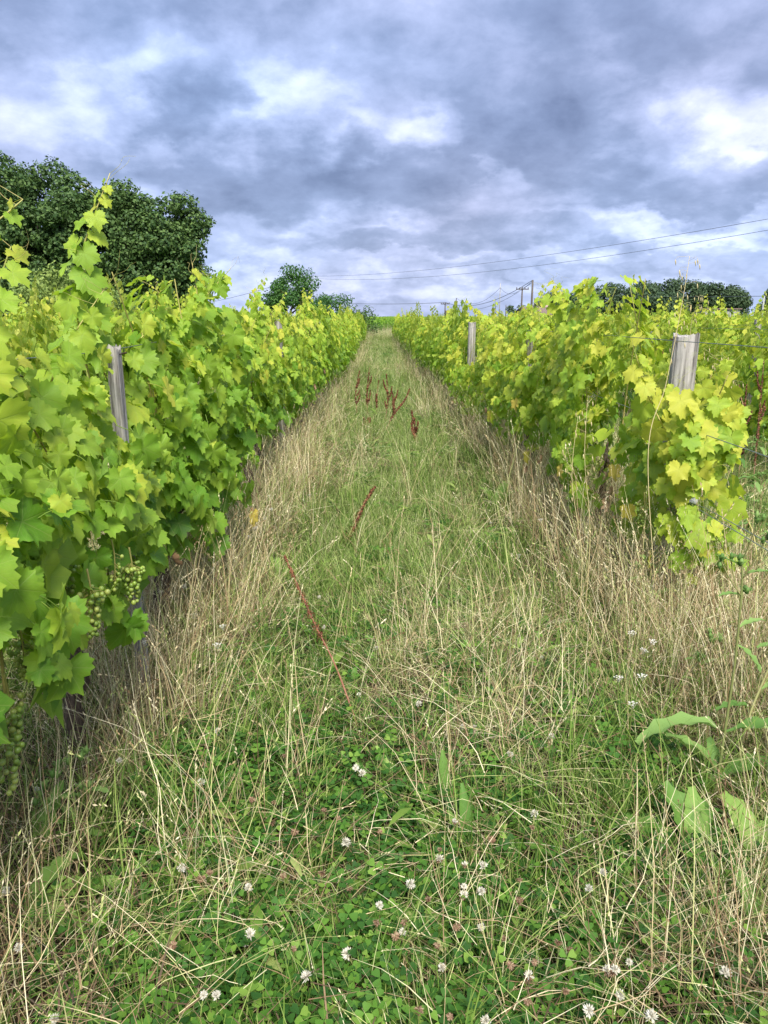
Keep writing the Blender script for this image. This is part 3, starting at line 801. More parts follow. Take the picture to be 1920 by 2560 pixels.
# ------------------------------------------------------------------ grass pieces
def ribbons(r_, n, rad, lmin, lmax, wid, lean, bend, segs=3, lay=False, kink=0.0):
    VV, FF, LR = [], [], []
    b = 0
    for i in range(n):
        a = r_.uniform(0, 6.283); rr = rad * math.sqrt(r_.random()); bp = Vector((rr * math.cos(a), rr * math.sin(a), 0))
        az_ = r_.uniform(0, 6.283); L = r_.uniform(lmin, lmax)
        ln = abs(r_.normal(0, lean)) + (.9 if lay else 0); ln = min(ln, 1.45)
        d = Vector((math.cos(az_), math.sin(az_), 0)); p = bp + Vector((0, 0, r_.uniform(.01, .12) if lay else -.01)); w = wid * r_.uniform(.7, 1.3)
        cur = ln; bd = bend * r_.uniform(.2, 1.6); side = d.cross(Vector((0, 0, 1)))
        tw = r_.uniform(-1.2, 1.2); side = (side * math.cos(tw) + Vector((0, 0, 1)) * math.sin(tw) * .5 + d * math.sin(tw) * .5).normalized()
        lr = r_.random()
        for s in range(segs + 1):
            ww = w * (1 - .75 * (s / segs) ** 1.5) * .5
            VV += [p - side * ww, p + side * ww]; LR += [lr, lr]
            step = L / segs
            p = p + (d * math.sin(cur) + Vector((0, 0, 1)) * math.cos(cur)) * step + side * r_.normal(0, kink * step)
            cur += bd
        for s in range(segs): FF.append((b + 2 * s, b + 2 * s + 1, b + 2 * s + 3, b + 2 * s + 2))
        b += 2 * (segs + 1)
    return VV, FF, LR
def spikelets(VV, FF, LR, r_, tips, size):
    for (p, d, n, lr) in tips:
        for k in range(n):
            q = p - d * (k * size * 1.6); a = r_.uniform(0, 6.28)
            o = Vector((math.cos(a), math.sin(a), .6)).normalized(); s = size * r_.uniform(.8, 1.4); sd_ = d.cross(o).normalized() * s * .28
            b = len(VV); e = q + (d * .7 + o * .6) * s * 1.6
            VV += [q, (q + e) / 2 - sd_, e, (q + e) / 2 + sd_]; LR += [lr] * 4; FF.append((b, b + 1, b + 2, b + 3))
def tuft(name, seed, mat, heads=0, hs=.006, **kw):
    r_ = np.random.default_rng(seed)
    VV, FF, LR = ribbons(r_, **kw)
    if heads:
        segs = kw.get('segs', 3); per = 2 * (segs + 1); tips = []
        for i in range(kw['n']):
            b = i * per; e = (VV[b + per - 1] + VV[b + per - 2]) / 2; q = (VV[b + per - 3] + VV[b + per - 4]) / 2
            if r_.random() < .75: tips.append((e, (e - q).normalized(), int(heads * r_.uniform(.6, 1.3)), LR[b]))
        spikelets(VV, FF, LR, r_, tips, hs)
    return make_mesh(name, np.array([tuple(v) for v in VV]), FF, mat, True, {'lr': LR})
GREEN = [tuft('grass_blades', 400 + s, M_GRASS, n=26, rad=.06, lmin=.05, lmax=.20, wid=.0042, lean=.35, bend=.30, segs=3) for s in range(5)]
PALE = [tuft('pale_blades', 420 + s, M_PALE, n=34, rad=.10, lmin=.05, lmax=.19, wid=.0036, lean=.55, bend=.28, segs=3) for s in range(5)]
LONGG = [tuft('long_blades', 430 + s, M_GRASS, n=20, rad=.06, lmin=.18, lmax=.42, wid=.0046, lean=.30, bend=.30, segs=4) for s in range(4)]
DRYT = [tuft('dry_stems', 440 + s, M_STRAW, 7, .0052, n=22, rad=.07, lmin=.22, lmax=.58, wid=.0022, lean=.30, bend=.20, segs=4, kink=.05) for s in range(6)]
DRYL = [tuft('leaning_stems', 450 + s, M_STRAW, 6, .0055, n=16, rad=.09, lmin=.20, lmax=.50, wid=.0022, lean=.75, bend=.20, segs=4, kink=.04) for s in range(5)]
LAID = [tuft('laid_straw', 460 + s, M_STRAW, n=26, rad=.20, lmin=.06, lmax=.30, wid=.0023, lean=.35, bend=.12, segs=4, lay=True, kink=.18) for s in range(5)]
THAT = [tuft('thatch', 470 + s, M_THATCH, n=44, rad=.14, lmin=.04, lmax=.16, wid=.0035, lean=.4, bend=.05, segs=2, lay=True, kink=.1) for s in range(4)]

def leaflet(center, out, up, L, W, fold=.25):
    """heart-shaped leaflet pointing along out"""
    side = out.cross(up).normalized(); pts = []
    prof = [(0, 0), (.35, .62), (.72, 1.0), (.98, .62), (.90, 0.0)]
    A = [center + out * (x * L) + side * (y * W * .5) + up * (fold * y * W * .4) for x, y in prof]
    B = [center + out * (x * L) - side * (y * W * .5) + up * (fold * y * W * .4) for x, y in prof[1:4]]
    return A, B
def clover_patch(seed, n=20, rad=.10):
    r_ = np.random.default_rng(seed); VV, FF, LR = [], [], []
    for i in range(n):
        a = r_.uniform(0, 6.283); rr = rad * math.sqrt(r_.random()); h = r_.uniform(.025, .115); lr = r_.random()
        c = Vector((rr * math.cos(a) + r_.normal(0, .01), rr * math.sin(a), h)); z = Vector((r_.normal(0, .28), r_.normal(0, .28), 1)).normalized()
        b = len(VV); q = Vector((rr * math.cos(a) * .7, rr * math.sin(a) * .7, -.01))
        VV += [q + Vector((.001, 0, 0)), q - Vector((.001, 0, 0)), c - Vector((.001, 0, 0)), c + Vector((.001, 0, 0))]; LR += [lr] * 4; FF.append((b, b + 1, b + 2, b + 3))
        a0 = r_.uniform(0, 6.28); L = r_.uniform(.013, .024)
        for k in range(3):
            th = a0 + k * 2.094
            o = Vector((math.cos(th), math.sin(th), 0)); o = (o - z * o.dot(z)).normalized()
            A, B = leaflet(c, o, z, L, L * .95)
            b = len(VV); VV += A + B; LR += [lr + .03 * k] * 8
            FF += [(b, b + 1, b + 2, b + 4), (b + 2, b + 3, b + 4), (b, b + 4, b + 6, b + 5), (b + 6, b + 4, b + 7)]
    return make_mesh('clover_leaves', np.array([tuple(v) for v in VV]), FF, M_CLOVER, True, {'lr': LR})
CLOV = [clover_patch(500 + s) for s in range(6)]
def forb(seed):
    """small leafy weed"""
    r_ = np.random.default_rng(seed); VV, FF, LR = [], [], []
    for i in range(9):
        a = r_.uniform(0, 6.283); d = Vector((math.cos(a), math.sin(a), 0)); L = r_.uniform(.05, .12); W = L * .28; up = Vector((0, 0, 1)); lr = r_.random()
        s = d.cross(up); b = len(VV); h = r_.uniform(.0, .12); e = r_.uniform(.3, 1.0)
        pts = [(0, .1), (.3, .8), (.65, 1.0), (1.0, .05)]
        for t, w in pts:
            c = Vector((0, 0, h)) + d * (L * t) + up * (L * (e * t - .5 * t * t))
            VV += [c - s * W * w * .5, c + s * W * w * .5]; LR += [lr, lr]
        for k in range(3): FF.append((b + 2 * k, b + 2 * k + 1, b + 2 * k + 3, b + 2 * k + 2))
    return make_mesh('weed_leaves', np.array([tuple(v) for v in VV]), FF, M_GRASS, True, {'lr': LR})
FORB = [forb(520 + s) for s in range(4)]

_nz = {}
def nfield(x, y, sc, seed):
    return np.array([mnoise.noise(Vector((a * sc + seed * 13.7, b * sc - seed * 7.1, seed * 3.3))) for a, b in zip(x, y)])
def zones(x, y):
    """dryness, clover and lane weights at ground points"""
    n1 = nfield(x, y, 1.1, 1); n2 = nfield(x, y, 2.7, 2)
    dl = .90 * np.exp(-((x - LX - .15) / .45) ** 2); dr = np.exp(-((x - RX) / np.where(y < 4, .75, .55)) ** 2)
    lane = np.clip(1 - np.abs(x - .20 - .25 * n1) / .95, 0, 1)
    dry = np.clip(np.maximum(dl, dr) - .16 + .95 * n1 + .55 * n2, 0, 1)
    # pieces of the lane: straw tongue in the middle, clover to both sides, fading into pale turf
    mid = np.exp(-((x - .22 - .05 * y) / .33) ** 2) * np.exp(-((y - 2.9) / .9) ** 2)
    clov = np.clip(1.25 - np.abs(x - .2) / 1.05, 0, 1) * np.clip(1.35 - y / 3.6, 0, 1) * 1.5
    clov = np.clip(clov + .7 * n1 - .75 * mid, 0, 1)
    return dry, clov, lane, mid, n1, n2
SC = {k: [[], [], [], []] for k in ('green', 'pale', 'long', 'dryt', 'dryl', 'laid', 'that', 'clov', 'forb')}
NV = dict(green=5, pale=5, long=4, dryt=6, dryl=5, laid=5, that=4, clov=6, forb=4)
def put(key, x, y, mask, s0=.8, s1=1.25, sc=1.0, tilt=.12):
    x, y = x[mask], y[mask]; n = len(x)
    if n == 0: return
    SC[key][0].append(np.column_stack([x, y, hgt(x, y)]))
    SC[key][1].append(np.column_stack([rng.normal(0, tilt, n), rng.normal(0, tilt, n), rng.uniform(0, 6.283, n)]))
    SC[key][2].append(rng.uniform(s0, s1, n) * sc); SC[key][3].append(rng.integers(0, NV[key], n))
# bands by distance: (y0, y1, density per m2, scale)
for (y0, y1, den, sc) in ((.55, 2.2, 1.0, .95), (2.2, 4.2, .85, 1.0), (4.2, 7.5, .55, 1.08), (7.5, 13, .34, 1.2), (13, 26, .16, 1.45), (26, 62, .055, 1.9)):
    xm0, xm1 = -max(2.2, .62 * y1) if y1 < 8 else -4.5, max(2.9, .62 * y1 + .5) if y1 < 8 else (7.5 if y1 < 20 else 9.5)
    area = (y1 - y0) * (xm1 - xm0)
    def pts(d):
        n = int(area * d * den); return rng.uniform(xm0, xm1, n), rng.uniform(y0, y1, n)
    for key, d in (('that', 70), ('laid', 80), ('green', 230), ('pale', 190), ('long', 70), ('dryt', 88), ('dryl', 40), ('clov', 220), ('forb', 40)):
        x, y = pts(d); u = rng.random(len(x))
        dry, clov, lane, mid, n1, n2 = zones(x, y)
        out = (x < LX - .5) | (x > RX + .6)
        wheel = np.exp(-((x + .42) / .22) ** 2) + np.exp(-((x - 1.02) / .22) ** 2)
        if key == 'that': put(key, x, y, u < np.where(y < 4, .25, .08) + .75 * dry * (1 - .5 * lane), sc=sc)
        if key == 'laid': put(key, x, y, u < np.where(out, .4, np.where(y < 3.5, .26, .08) + .60 * dry * (1 - .4 * lane) + .5 * mid + .35 * n2), sc=sc)
        if key == 'green': put(key, x, y, u < np.clip(.35 + .5 * lane - .45 * mid + .3 * n2 + .3 * out, .08, 1), sc=sc * .95)
        if key == 'pale': put(key, x, y, u < np.clip((lane * 1.3 + .25) * np.clip((y - 1.6) / 2.2, .12, 1) * 1.2 - .5 * wheel * (y > 4) + .2 * n1, .02, 1), sc=sc)
        if key == 'long': put(key, x, y, u < np.clip(.42 - .32 * lane + .50 * (y > 2) * (1 - lane) + .6 * out - .9 * n1 , .03, 1), sc=sc * np.where(y1 > 7, .8, .9), s1=1.3)
        if key == 'dryt': put(key, x, y, u < np.clip(dry * .95 * (1 - lane * .85) + .22 * mid - .06, .015, .9) * np.where(y < 1.5, .55, 1), sc=sc * .92 * (1 + .30 * (y0 < 13)) )
        if key == 'dryl': put(key, x, y, u < np.clip(dry * .85 * (1 - .5 * lane) + .5 * mid + .16 * (y < 3.5) , .03, 1) * np.where(y < 1.9, .8, 1), sc=sc * .9)
        if key == 'clov': put(key, x, y, u < np.clip(clov - .35 * dry, .0, 1), sc=sc)
        if key == 'forb': put(key, x, y, u < .35 + .4 * n1, sc=sc)
n = 80; x = np.concatenate([rng.normal(RX - .22, .22, n), rng.normal(LX + .35, .16, 26)]); y = np.concatenate([rng.uniform(2.6, 9, n), rng.uniform(3.4, 9, 26)])
put('dryt', x, y, np.ones(len(x), bool), sc=1.45)
# dry headland beyond the rows
n = 2600; x = rng.uniform(-30, 45, n); y = rng.uniform(60, 90, n)
put('dryt', x, y, y > 66, sc=2.0); put('pale', x, y, np.ones(n, bool), sc=2.6)
n = 420; x = rng.uniform(-3, 4, n); y = rng.uniform(55.5, 61, n); put('long', x, y, np.ones(n, bool), sc=1.9); n = 260; x = rng.uniform(-3, 4, n); y = rng.uniform(57, 62, n); put('dryt', x, y, np.ones(n, bool), sc=1.6)
def flush(key, name, meshes, label, cat):
    a, b, c, d = [np.concatenate(q) for q in SC[key]]
    scatter(name, meshes, a, b, c, d, label, cat)
flush('that', 'brown_thatch', THAT, 'short brown dead grass matted on the soil', 'dead grass')
flush('laid', 'fallen_straw', LAID, 'pale straw stems lying criss-cross over the grass', 'straw')
flush('green', 'green_grass', GREEN, 'short green grass blades growing between the rows', 'grass')
flush('pale', 'pale_grass', PALE, 'pale green mown turf down the middle of the lane', 'grass')
flush('long', 'long_grass', LONGG, 'long arching green grass at the foot of the vines', 'grass')
flush('dryt', 'dry_grass', DRYT, 'upright straw-coloured grass stems with seed heads', 'dry grass')
flush('dryl', 'leaning_dry_grass', DRYL, 'leaning dry grass stems bent over the lane', 'dry grass')
flush('clov', 'clover_patch', CLOV, 'dark green clover leaves carpeting the near lane', 'clover')
flush('forb', 'low_weeds', FORB, 'small leafy weeds scattered in the grass', 'weeds')

# ------------------------------------------------------------------ posts and wires
def post(name, x, y, h, r, label, seed, lean=(0, 0), group='wooden trellis posts', squared=0.0, nails=True):
    r_ = np.random.default_rng(seed); N = 28; K = 16
    V, F = [], []
    cr = [(r_.uniform(0, 6.28), r_.uniform(.08, .30), r_.uniform(.2, .6), r_.uniform(.4, 1.2)) for _ in range(6)]
    for k in range(K + 1):
        z = -.3 + (h + .3) * k / K
        for i in range(N):
            th = 2 * math.pi * i / N
            rr = r * (1 + .05 * math.sin(3 * th + seed) + .03 * math.sin(7 * th + z * 6))
            if squared: rr = rr * (1 + squared * (1 / max(abs(math.cos(th)), abs(math.sin(th))) - 1) * 1.0)
            for (ca, cw, cd, cz) in cr:
                dd = abs((th - ca - .05 * math.sin(z * 4) + math.pi) % (2 * math.pi) - math.pi)
                if dd < cw * .6 and z > h - cz: rr -= r * .22 * cd * (1 - dd / (cw * .6))
            zz_ = z + (r_.uniform(-.010, .006) + .012 * math.sin(th * 2 + seed) if k == K else 0)
            V.append((rr * math.cos(th) + lean[0] * z, rr * math.sin(th) + lean[1] * z, zz_))
    for k in range(K):
        for i in range(N): F.append((k * N + i, k * N + (i + 1) % N, (k + 1) * N + (i + 1) % N, (k + 1) * N + i))
    b = len(V); rim = V[-N:]
    for q in (.6, .25):
        for i in range(N): V.append((lean[0] * h + (rim[i][0] - lean[0] * h) * q, lean[1] * h + (rim[i][1] - lean[1] * h) * q, h - .004 + r_.uniform(-.006, .006)))
    for a, c in ((K * N, b), (b, b + N)):
        for i in range(N): F.append((a + i, a + (i + 1) % N, c + (i + 1) % N, c + i))
    V.append((lean[0] * h, lean[1] * h, h - .01)); c = len(V) - 1
    for i in range(N): F.append((b + N + i, b + N + (i + 1) % N, c))
    t = thing(name, label, 'post', (x, y, float(hgt(x, y))), 0, group)
    link('wood', make_mesh('post_wood', np.array(V), F, M_POST, False), t)
    if nails:
        mb = MB()
        for q in (.72, 1.1, h - .03):
            s = -1 if x > 0 else 1
            px_ = s * r * .9 + lean[0] * q
            mb2 = MB(); mb2.tube([(px_ - s * .02, -.01, q), (px_ + s * .03, -.02, q + .01), (px_ + s * .032, -.045, q + .012)], .0028, 5)
            link('staple', mb2.mesh('staple', M_NAIL), t)
    return t
post('trellis_post', RX - .01, 3.95, 1.53, .066, 'thick weathered round end post of the right row, cracked grey top bare', 3, nails=True)
post('trellis_post', -1.02, 2.95, 1.53, .025, 'slim pale grey post leaning among the near leaves of the left row', 5, lean=(.0, -.012), squared=.8)
post('trellis_post', LX, 8.75, 1.60, .045, 'grey wooden post top showing above the left row', 6)
post('trellis_post', LX, 14.6, 1.55, .045, 'second grey post top along the left row, half hidden in leaves', 7)
post('trellis_post', RX - .05, 12.6, 1.60, .062, 'round grey post rising from the right row in the middle distance', 8)
post('trellis_post', RX, 8.0, 1.45, .05, 'post buried in the foliage of the right row, between its third and fourth vines', 9)
post('trellis_post', RX, 17.5, 1.58, .05, 'third grey post top along the right row', 10)
post('trellis_post', RX, 27.5, 1.60, .05, 'small far grey post top near the far end of the right row', 12)
post('trellis_post', RX + GAP, 11.7, 1.62, .062, 'grey post standing bare in the row behind the thick end post', 13)
post('trellis_post', RX + 2 * GAP, 13.8, 1.62, .06, 'grey post beside the picture edge in the second row behind', 14)
post('trellis_post', RX + 3 * GAP, 19.0, 1.62, .06, 'small grey post in the third row behind the end post', 15)
post('trellis_post', RX + GAP, 19.6, 1.58, .06, 'grey post beyond the tall vine, in the first row behind', 16)
post('trellis_post', LX - GAP, 18.0, 1.62, .06, 'grey post in the row behind the left row, seen over the gap', 17)
post('trellis_post', LX, -.6, 1.5, .045, 'grey post of the left row behind the camera', 18)
post('trellis_post', RX, -.6, 1.5, .055, 'grey post of the right row behind the camera', 19)
def stake(px, ptop, Y, h, lab):
    p = P(px, ptop, Y); t = thing('metal_stake', lab, 'stake', (p.x, Y, float(hgt(p.x, Y))), 0, 'metal trellis stakes')
    mb = MB(); mb.box((0, 0, p.z / 2), (.022, .022, p.z / 2)); link('stake', mb.mesh('stake', M_STEELP, False), t)
    mb = MB(); mb.box((0, -.026, p.z - .12), (.03, .006, .02)); link('bracket', mb.mesh('bracket', M_STEELP, False), t)
stake(1091, 782, 30, 2, 'thin galvanised stake above the far right row')
stake(1406, 752, 11, 2, 'pale galvanised stake standing behind the tall shoot of the right row')

def wire(pts, r, label, group=None, mat=None, name='trellis_wire', cat='wire'):
    mb = MB(); mb.tube(pts, r, 5); o = link(name, mb.mesh(name, mat or M_WIRE)); tag(o, label, cat, group); return o
for (x, nm) in ((LX, 'left'), (RX, 'right')):
    for z, zn in ((1.50, 'top'), (1.08, 'middle'), (.72, 'lowest')):
        off = .068 if nm == 'right' else .036
        s = -1 if x > 0 else 1
        pts_ = []
        for yy in (-.6, 1.2, 3.0, 3.95, 6.0, 9.0, 12.6, 18, 27.5, 40, 58):
            pts_.append((x + s * off, yy, z + float(hgt(x, yy)) * .5 + (.0 if yy < 5 else rng.normal(0, .006))))
        wire(pts_, .0021, '%s trellis wire strung along the %s row' % (zn, nm), 'trellis wires')
wire([(RX - .055, -.6, .76), (RX - .055, 3.4, .735), (RX - .055, 3.62, .715)], .0019, 'second strand of wire running from the white tensioner towards the camera', 'trellis wires')
for ri, z in ((1, 1.5), (2, 1.5), (3, 1.5)):
    x = RX + GAP * ri; wire([(x, 4, z), (x, 12, z + .01), (x, 30, z), (x, 60, z)], .0022, 'top wire of the %s row behind the right row' % rowname[ri], 'trellis wires')
# white tensioner
tp = Vector((RX - .06, 3.60, .722))
tt = thing('wire_tensioner', 'small white plastic wire tensioner clipped on the low wire by the end vine', 'wire tensioner', tp)
mb = MB(); 
mb.tube([(0, -.045, .002), (0, -.035, .003), (0, .03, .003), (0, .042, .0)], [.010, .019, .019, .009], 10); link('body', mb.mesh('body', M_GRIP), tt, Matrix.Rotation(R(75), 4, 'Z'))
mb = MB(); mb.tube([(.0, -.03, -.012), (.012, -.04, -.022), (.02, -.02, -.026), (.004, .0, -.018)], .0022, 5); link('wire_loop', mb.mesh('wire_loop', M_WIRE), tt)

# ------------------------------------------------------------------ grape bunches (parts of the nearest vine)
def ico_mesh():
    import bmesh
    bm = bmesh.new(); bmesh.ops.create_icosphere(bm, subdivisions=2, radius=1.0)
    me = bpy.data.meshes.new('grape'); bm.to_mesh(me); bm.free(); me.materials.append(M_GRAPE)
    me.polygons.foreach_set('use_smooth', np.ones(len(me.polygons), dtype=bool)); return me
GR = ico_mesh()
vines_all = [(o, o.location) for o in near_left + near_right]
for j, (px, py, Y, nb, s, sd_) in enumerate(BUNCHES):
    c = BPOS[j]; r_ = np.random.default_rng(700 + j)
    o, loc = min([v for v in vines_all if (v[1].x < 0) == (sd_ == 'L')], key=lambda v: abs(v[1].y - c.y))
    lc = c - loc
    st = MB(); st.tube(bez([lc + Vector((0, 0, .13 * s)), lc + Vector((.006, 0, .05)), lc + Vector((0, 0, -.05 * s))], 4), [.0035, .003, .003, .0025, .002, .002, .0015, .0012, .001], 5)
    L = .085 * s
    gs = []
    for q in range(nb * 6):
        t = r_.random(); rad = .038 * s * (1.15 - .85 * t) * (.75 + .25 * r_.random()); a = r_.uniform(0, 6.283)
        if t < .25 and r_.random() < .3: rad *= 1.4
        p = Vector((rad * math.cos(a), rad * math.sin(a), L * (.75 - 1.75 * t)))
        if all((p - g[0]).length > .0118 * s for g in gs): gs.append((p, r_.uniform(.0062, .0088) * s))
        if len(gs) >= nb: break
    for g, rr in gs: st.tube([lc + Vector((g.x * .15, g.y * .15, g.z + .012)), lc + g], .0009, 3, False)
    bo = link('grape_bunch', st.mesh('grape_bunch', M_CANE), o); bo['label'] = 'bunch of small hard green grapes'
    for g, rr in gs:
        link('grape', GR, bo, Matrix.Translation(lc + g) @ Matrix.Diagonal((rr, rr, rr * r_.uniform(1.0, 1.15), 1)))

# ------------------------------------------------------------------ dock (rust-red seed stalks and broad leaves)
def seed_spike(mb, lrs, path, i0, i1, r_, dens, rad, size):
    for i in range(i0, i1):
        for q in range(int(dens * r_.choice([.15, .7, 1.1, 1.8]))):
            u = r_.random(); p = path[i].lerp(path[i + 1], u); a = r_.uniform(0, 6.28)
            o = Vector((math.cos(a), math.sin(a), r_.uniform(-.5, .7))).normalized(); rr = rad * (1.05 - .85 * (i / len(path))) * r_.uniform(.3, 1.1) * (.6 + .5 * math.sin(i * 1.9) ** 2)
            c = p + o * rr; s = size * r_.uniform(.7, 1.3); a1 = Vector((r_.normal(), r_.normal(), r_.normal())).normalized(); a2 = o.cross(a1).normalized(); a1 = o.cross(a2)
            b = len(mb.v); mb.v += [tuple(c - a1 * s), tuple(c + a2 * s * .7), tuple(c + a1 * s), tuple(c - a2 * s * .7)]; mb.f.append((b, b + 1, b + 2, b + 3)); mb.m.append(0); lrs += [float(r_.random())] * 4
def dock_stalk(path_pts, label, seed, r0=.004, dens=26, rad=.018, size=.004, start=.45, branches=0, group='rust-red dock stalks'):
    r_ = np.random.default_rng(seed)
    base = Vector(path_pts[0]); base.z = float(hgt(base.x, base.y))
    t = thing('dock_stalk', label, 'dock plant', base, 0, group)
    path = bez([Vector(p) - base for p in path_pts], 12); n = len(path)
    mb = MB(); mb.tube(path, [r0 * (1 - .6 * i / n) for i in range(n)], 6); link('stem', mb.mesh('stem', M_RUSTSTEM), t)
    sm = MB(); lrs = []
    seed_spike(sm, lrs, path, int(n * start), n - 1, r_, dens, rad, size)
    for b in range(branches):
        i = int(n * r_.uniform(start * .8, .75)); p = path[i]; a = r_.uniform(0, 6.28); ln = r_.uniform(.10, .24)
        bp = bez([p, p + Vector((math.cos(a) * .05, math.sin(a) * .05, ln * .5)), p + Vector((math.cos(a) * .07, math.sin(a) * .07, ln))], 6)
        bm_ = MB(); bm_.tube(bp, r0 * .5, 5); link('branch', bm_.mesh('branch', M_RUSTSTEM), t)
        seed_spike(sm, lrs, bp, 1, len(bp) - 1, r_, dens, rad * .7, size)
    link('seed_head', make_mesh('seed_head', np.array(sm.v), sm.f, M_RUST, True, {'lr': lrs}), t)['kind'] = 'stuff'
    return t
q0 = G(915, 1880); q1 = P(711, 1388, 3.25)
dock_stalk([q0, P(845, 1680, 2.72), P(780, 1545, 2.95), q1], 'long dock stalk leaning across the near lane with one rusty seed spike', 1, .0045, 34, .040, .0042, .50)
dock_stalk([G(850, 1365, .0) + Vector((0, 0, .0)), P(880, 1330, 5.0), P(905, 1270, 5.1), P(938, 1215, 5.2)], 'short dark dock spike leaning in the lane beyond the long leaning one', 2, .004, 26, .045, .0065, .10)
spk = [(895, 925, 1075, 12.4, 3, 'forked one nearest the left row'), (920, 918, 1070, 12.1, 2, 'tallest slim one'), (943, 950, 1075, 12.3, 1, 'short one between taller ones'), (962, 935, 1090, 11.8, 3, 'thickest bushy one'), (975, 975, 1090, 11.6, 1, 'lowest slim one')]
for k, (px, pt, pb, Y, br, nm) in enumerate(spk):
    b = P(px, pb, Y); b.z = 0; tp_ = P(px + 4, pt, Y)
    dock_stalk([b, b.lerp(tp_, .5) + Vector((rng.normal(0, .03), 0, 0)), tp_], 'rust-red dock stalk in mid lane clump, ' + nm, 20 + k, .005, 26, .034, .010, .35, br)
dock_stalk([G(965, 1075, .1), P(985, 1035, 10.4), P(1012, 1000, 10.6), P(1024, 972, 10.8)], 'dock stalk bending sideways beside the lane clump', 30, .005, 24, .03, .010, .2, 1)
b = P(1040, 1130, 9.6); b.z = 0
dock_stalk([b, P(1038, 1085, 9.7), P(1036, 1045, 9.7)], 'squat rusty dock by the edge of the lane, nearer than the clump', 31, .005, 30, .04, .010, .15, 4)
dock_stalk([P(918, 1070, 11.2) , P(922, 1060, 11.2), P(920, 1045, 11.2)], 'tiny rusty dock tuft at the foot of the lane clump', 32, .005, 30, .05, .011, .1, 2)
for k, (px, pt, pb, Y, w, lb) in enumerate(((1163, 1040, 1110, 10.5, 1, 'thin rusty dock stalk under the right row'), (1075, 985, 1010, 15, 1, 'small rusty dock stalk at the foot of the far right row'), (1907, 900, 1040, 6.4, 4, 'tall rusty dock stalk by the picture edge behind the end post'), (1864, 960, 1060, 7.0, 3, 'rusty dock stalk between the end post and the picture edge'), (1640, 860, 960, 8.6, 3, 'rusty dock stalk showing left of the thick end post'))):
    b = P(px, pb, Y); b.z = 0
    tp_ = P(px + 3, pt, Y); dock_stalk([b, b.lerp(tp_, .5), tp_], lb, 40 + k, .004, 24, .026, .007, .3, w)

def blade_leaf(mb, base, d, L, W, rise, droop, r_, wav=.11, n=14, lobed=0.0):
    """long broad leaf: midrib curve with two half blades"""
    base = Vector(base); d = Vector(d); d.z = 0; d.normalize(); s = d.cross(Vector((0, 0, 1)))
    b = len(mb.v); cur = rise; p = base.copy(); step = L / n
    for k in range(n + 1):
        t = k / n
        w = W * .5 * (math.sin(math.pi * min(1, t * .92 + .04)) ** .7) * (1 if t > .12 else .35)
        if lobed: w *= 1 - lobed * (k % 2)
        u = Vector((0, 0, 1)) * math.cos(cur) - d * math.sin(cur)
        w *= 1 + .10 * math.sin(k * 2.6 + L * 40); wz = wav * W * math.sin(k * 2.1 + r_.uniform(0, 1))
        mb.v += [tuple(p - s * w + u * (w * .50 + wz)), tuple(p), tuple(p + s * w + u * (w * .50 - wz))]
        p = p + (d * math.cos(cur) + Vector((0, 0, 1)) * math.sin(cur)) * step; cur -= droop / n
    for k in range(n):
        q = b + 3 * k; mb.f += [(q, q + 1, q + 4, q + 3), (q + 1, q + 2, q + 5, q + 4)]; mb.m += [0, 0]
def dock_plant(pos, leaves, label, seed, mat=None, group='broad-leaved docks in the grass'):
    r_ = np.random.default_rng(seed); t = thing('dock_plant', label, 'dock plant', pos, 0, group)
    for (a, L, W, rise, droop) in leaves:
        mb = MB(); blade_leaf(mb, (0, 0, .02), (math.cos(R(a)), math.sin(R(a)), 0), L, W, rise, droop, r_)
        link('leaf', mb.mesh('leaf', mat or M_DOCK), t)
    return t
dock_plant(G(1735, 2190), [(150, .30, .075, .9, 1.5), (110, .26, .08, 1.3, .9), (80, .24, .07, 1.35, .8), (170, .28, .06, .5, .9), (200, .22, .065, .6, 1.0), (60, .26, .05, 1.0, 1.2)], 'large pale green dock rosette near the lower corner, leaves arching over', 1)
dock_plant(G(1165, 2150), [(95, .21, .035, 1.35, .5), (85, .17, .03, 1.2, .6), (120, .14, .035, 1.0, .6)], 'upright narrow dock leaves in the lane among white clover flowers', 2)
dock_plant(G(1110, 2060), [(92, .22, .038, 1.4, .4), (130, .15, .03, 1.0, .8), (60, .15, .03, 1.1, .8)], 'tall slim dock leaves standing just behind the other lane docks', 3)
dock_plant(G(1285, 2200), [(100, .16, .04, 1.0, 1.6), (140, .10, .035, .6, .8)], 'single folded dock leaf to one side of the clover flowers', 4)
dock_plant(G(760, 1860), [(120, .17, .05, 1.1, .8), (60, .14, .04, 1.0, .9), (20, .10, .03, .7, .6)], 'dock leaves in the clover beside the leaning red stalk', 5)
dock_plant(G(985, 2000), [(120, .18, .03, 1.2, .9), (70, .12, .03, .9, .8)], 'thin dock leaf tilted in the middle of the lane', 6)
dock_plant(G(880, 1760), [(80, .14, .04, 1.2, .5)], 'one small dock leaf beside the base of the red stalk', 7)
dock_plant(G(1595, 1720), [(175, .34, .06, .45, .9), (150, .22, .05, .7, .9)], 'dark green dock leaf lying out from the foot of the right row', 8)
dock_plant(G(1890, 2190), [(100, .24, .08, 1.1, 1.1), (160, .18, .06, .8, 1.0), (50, .2, .06, .9, 1.0)], 'dock leaves cut by the picture edge beside the pale rosette', 9)
dock_plant(G(1885, 2380), [(110, .20, .055, 1.3, .5), (70, .15, .04, 1.0, .9)], 'single upright dock leaf at the lower corner', 10)
dock_plant(G(70, 2290), [(20, .26, .07, .35, .7), (60, .2, .06, .7, .9), (340, .2, .06, .3, .8)], 'flat dock rosette at the lower corner under the vines', 11)
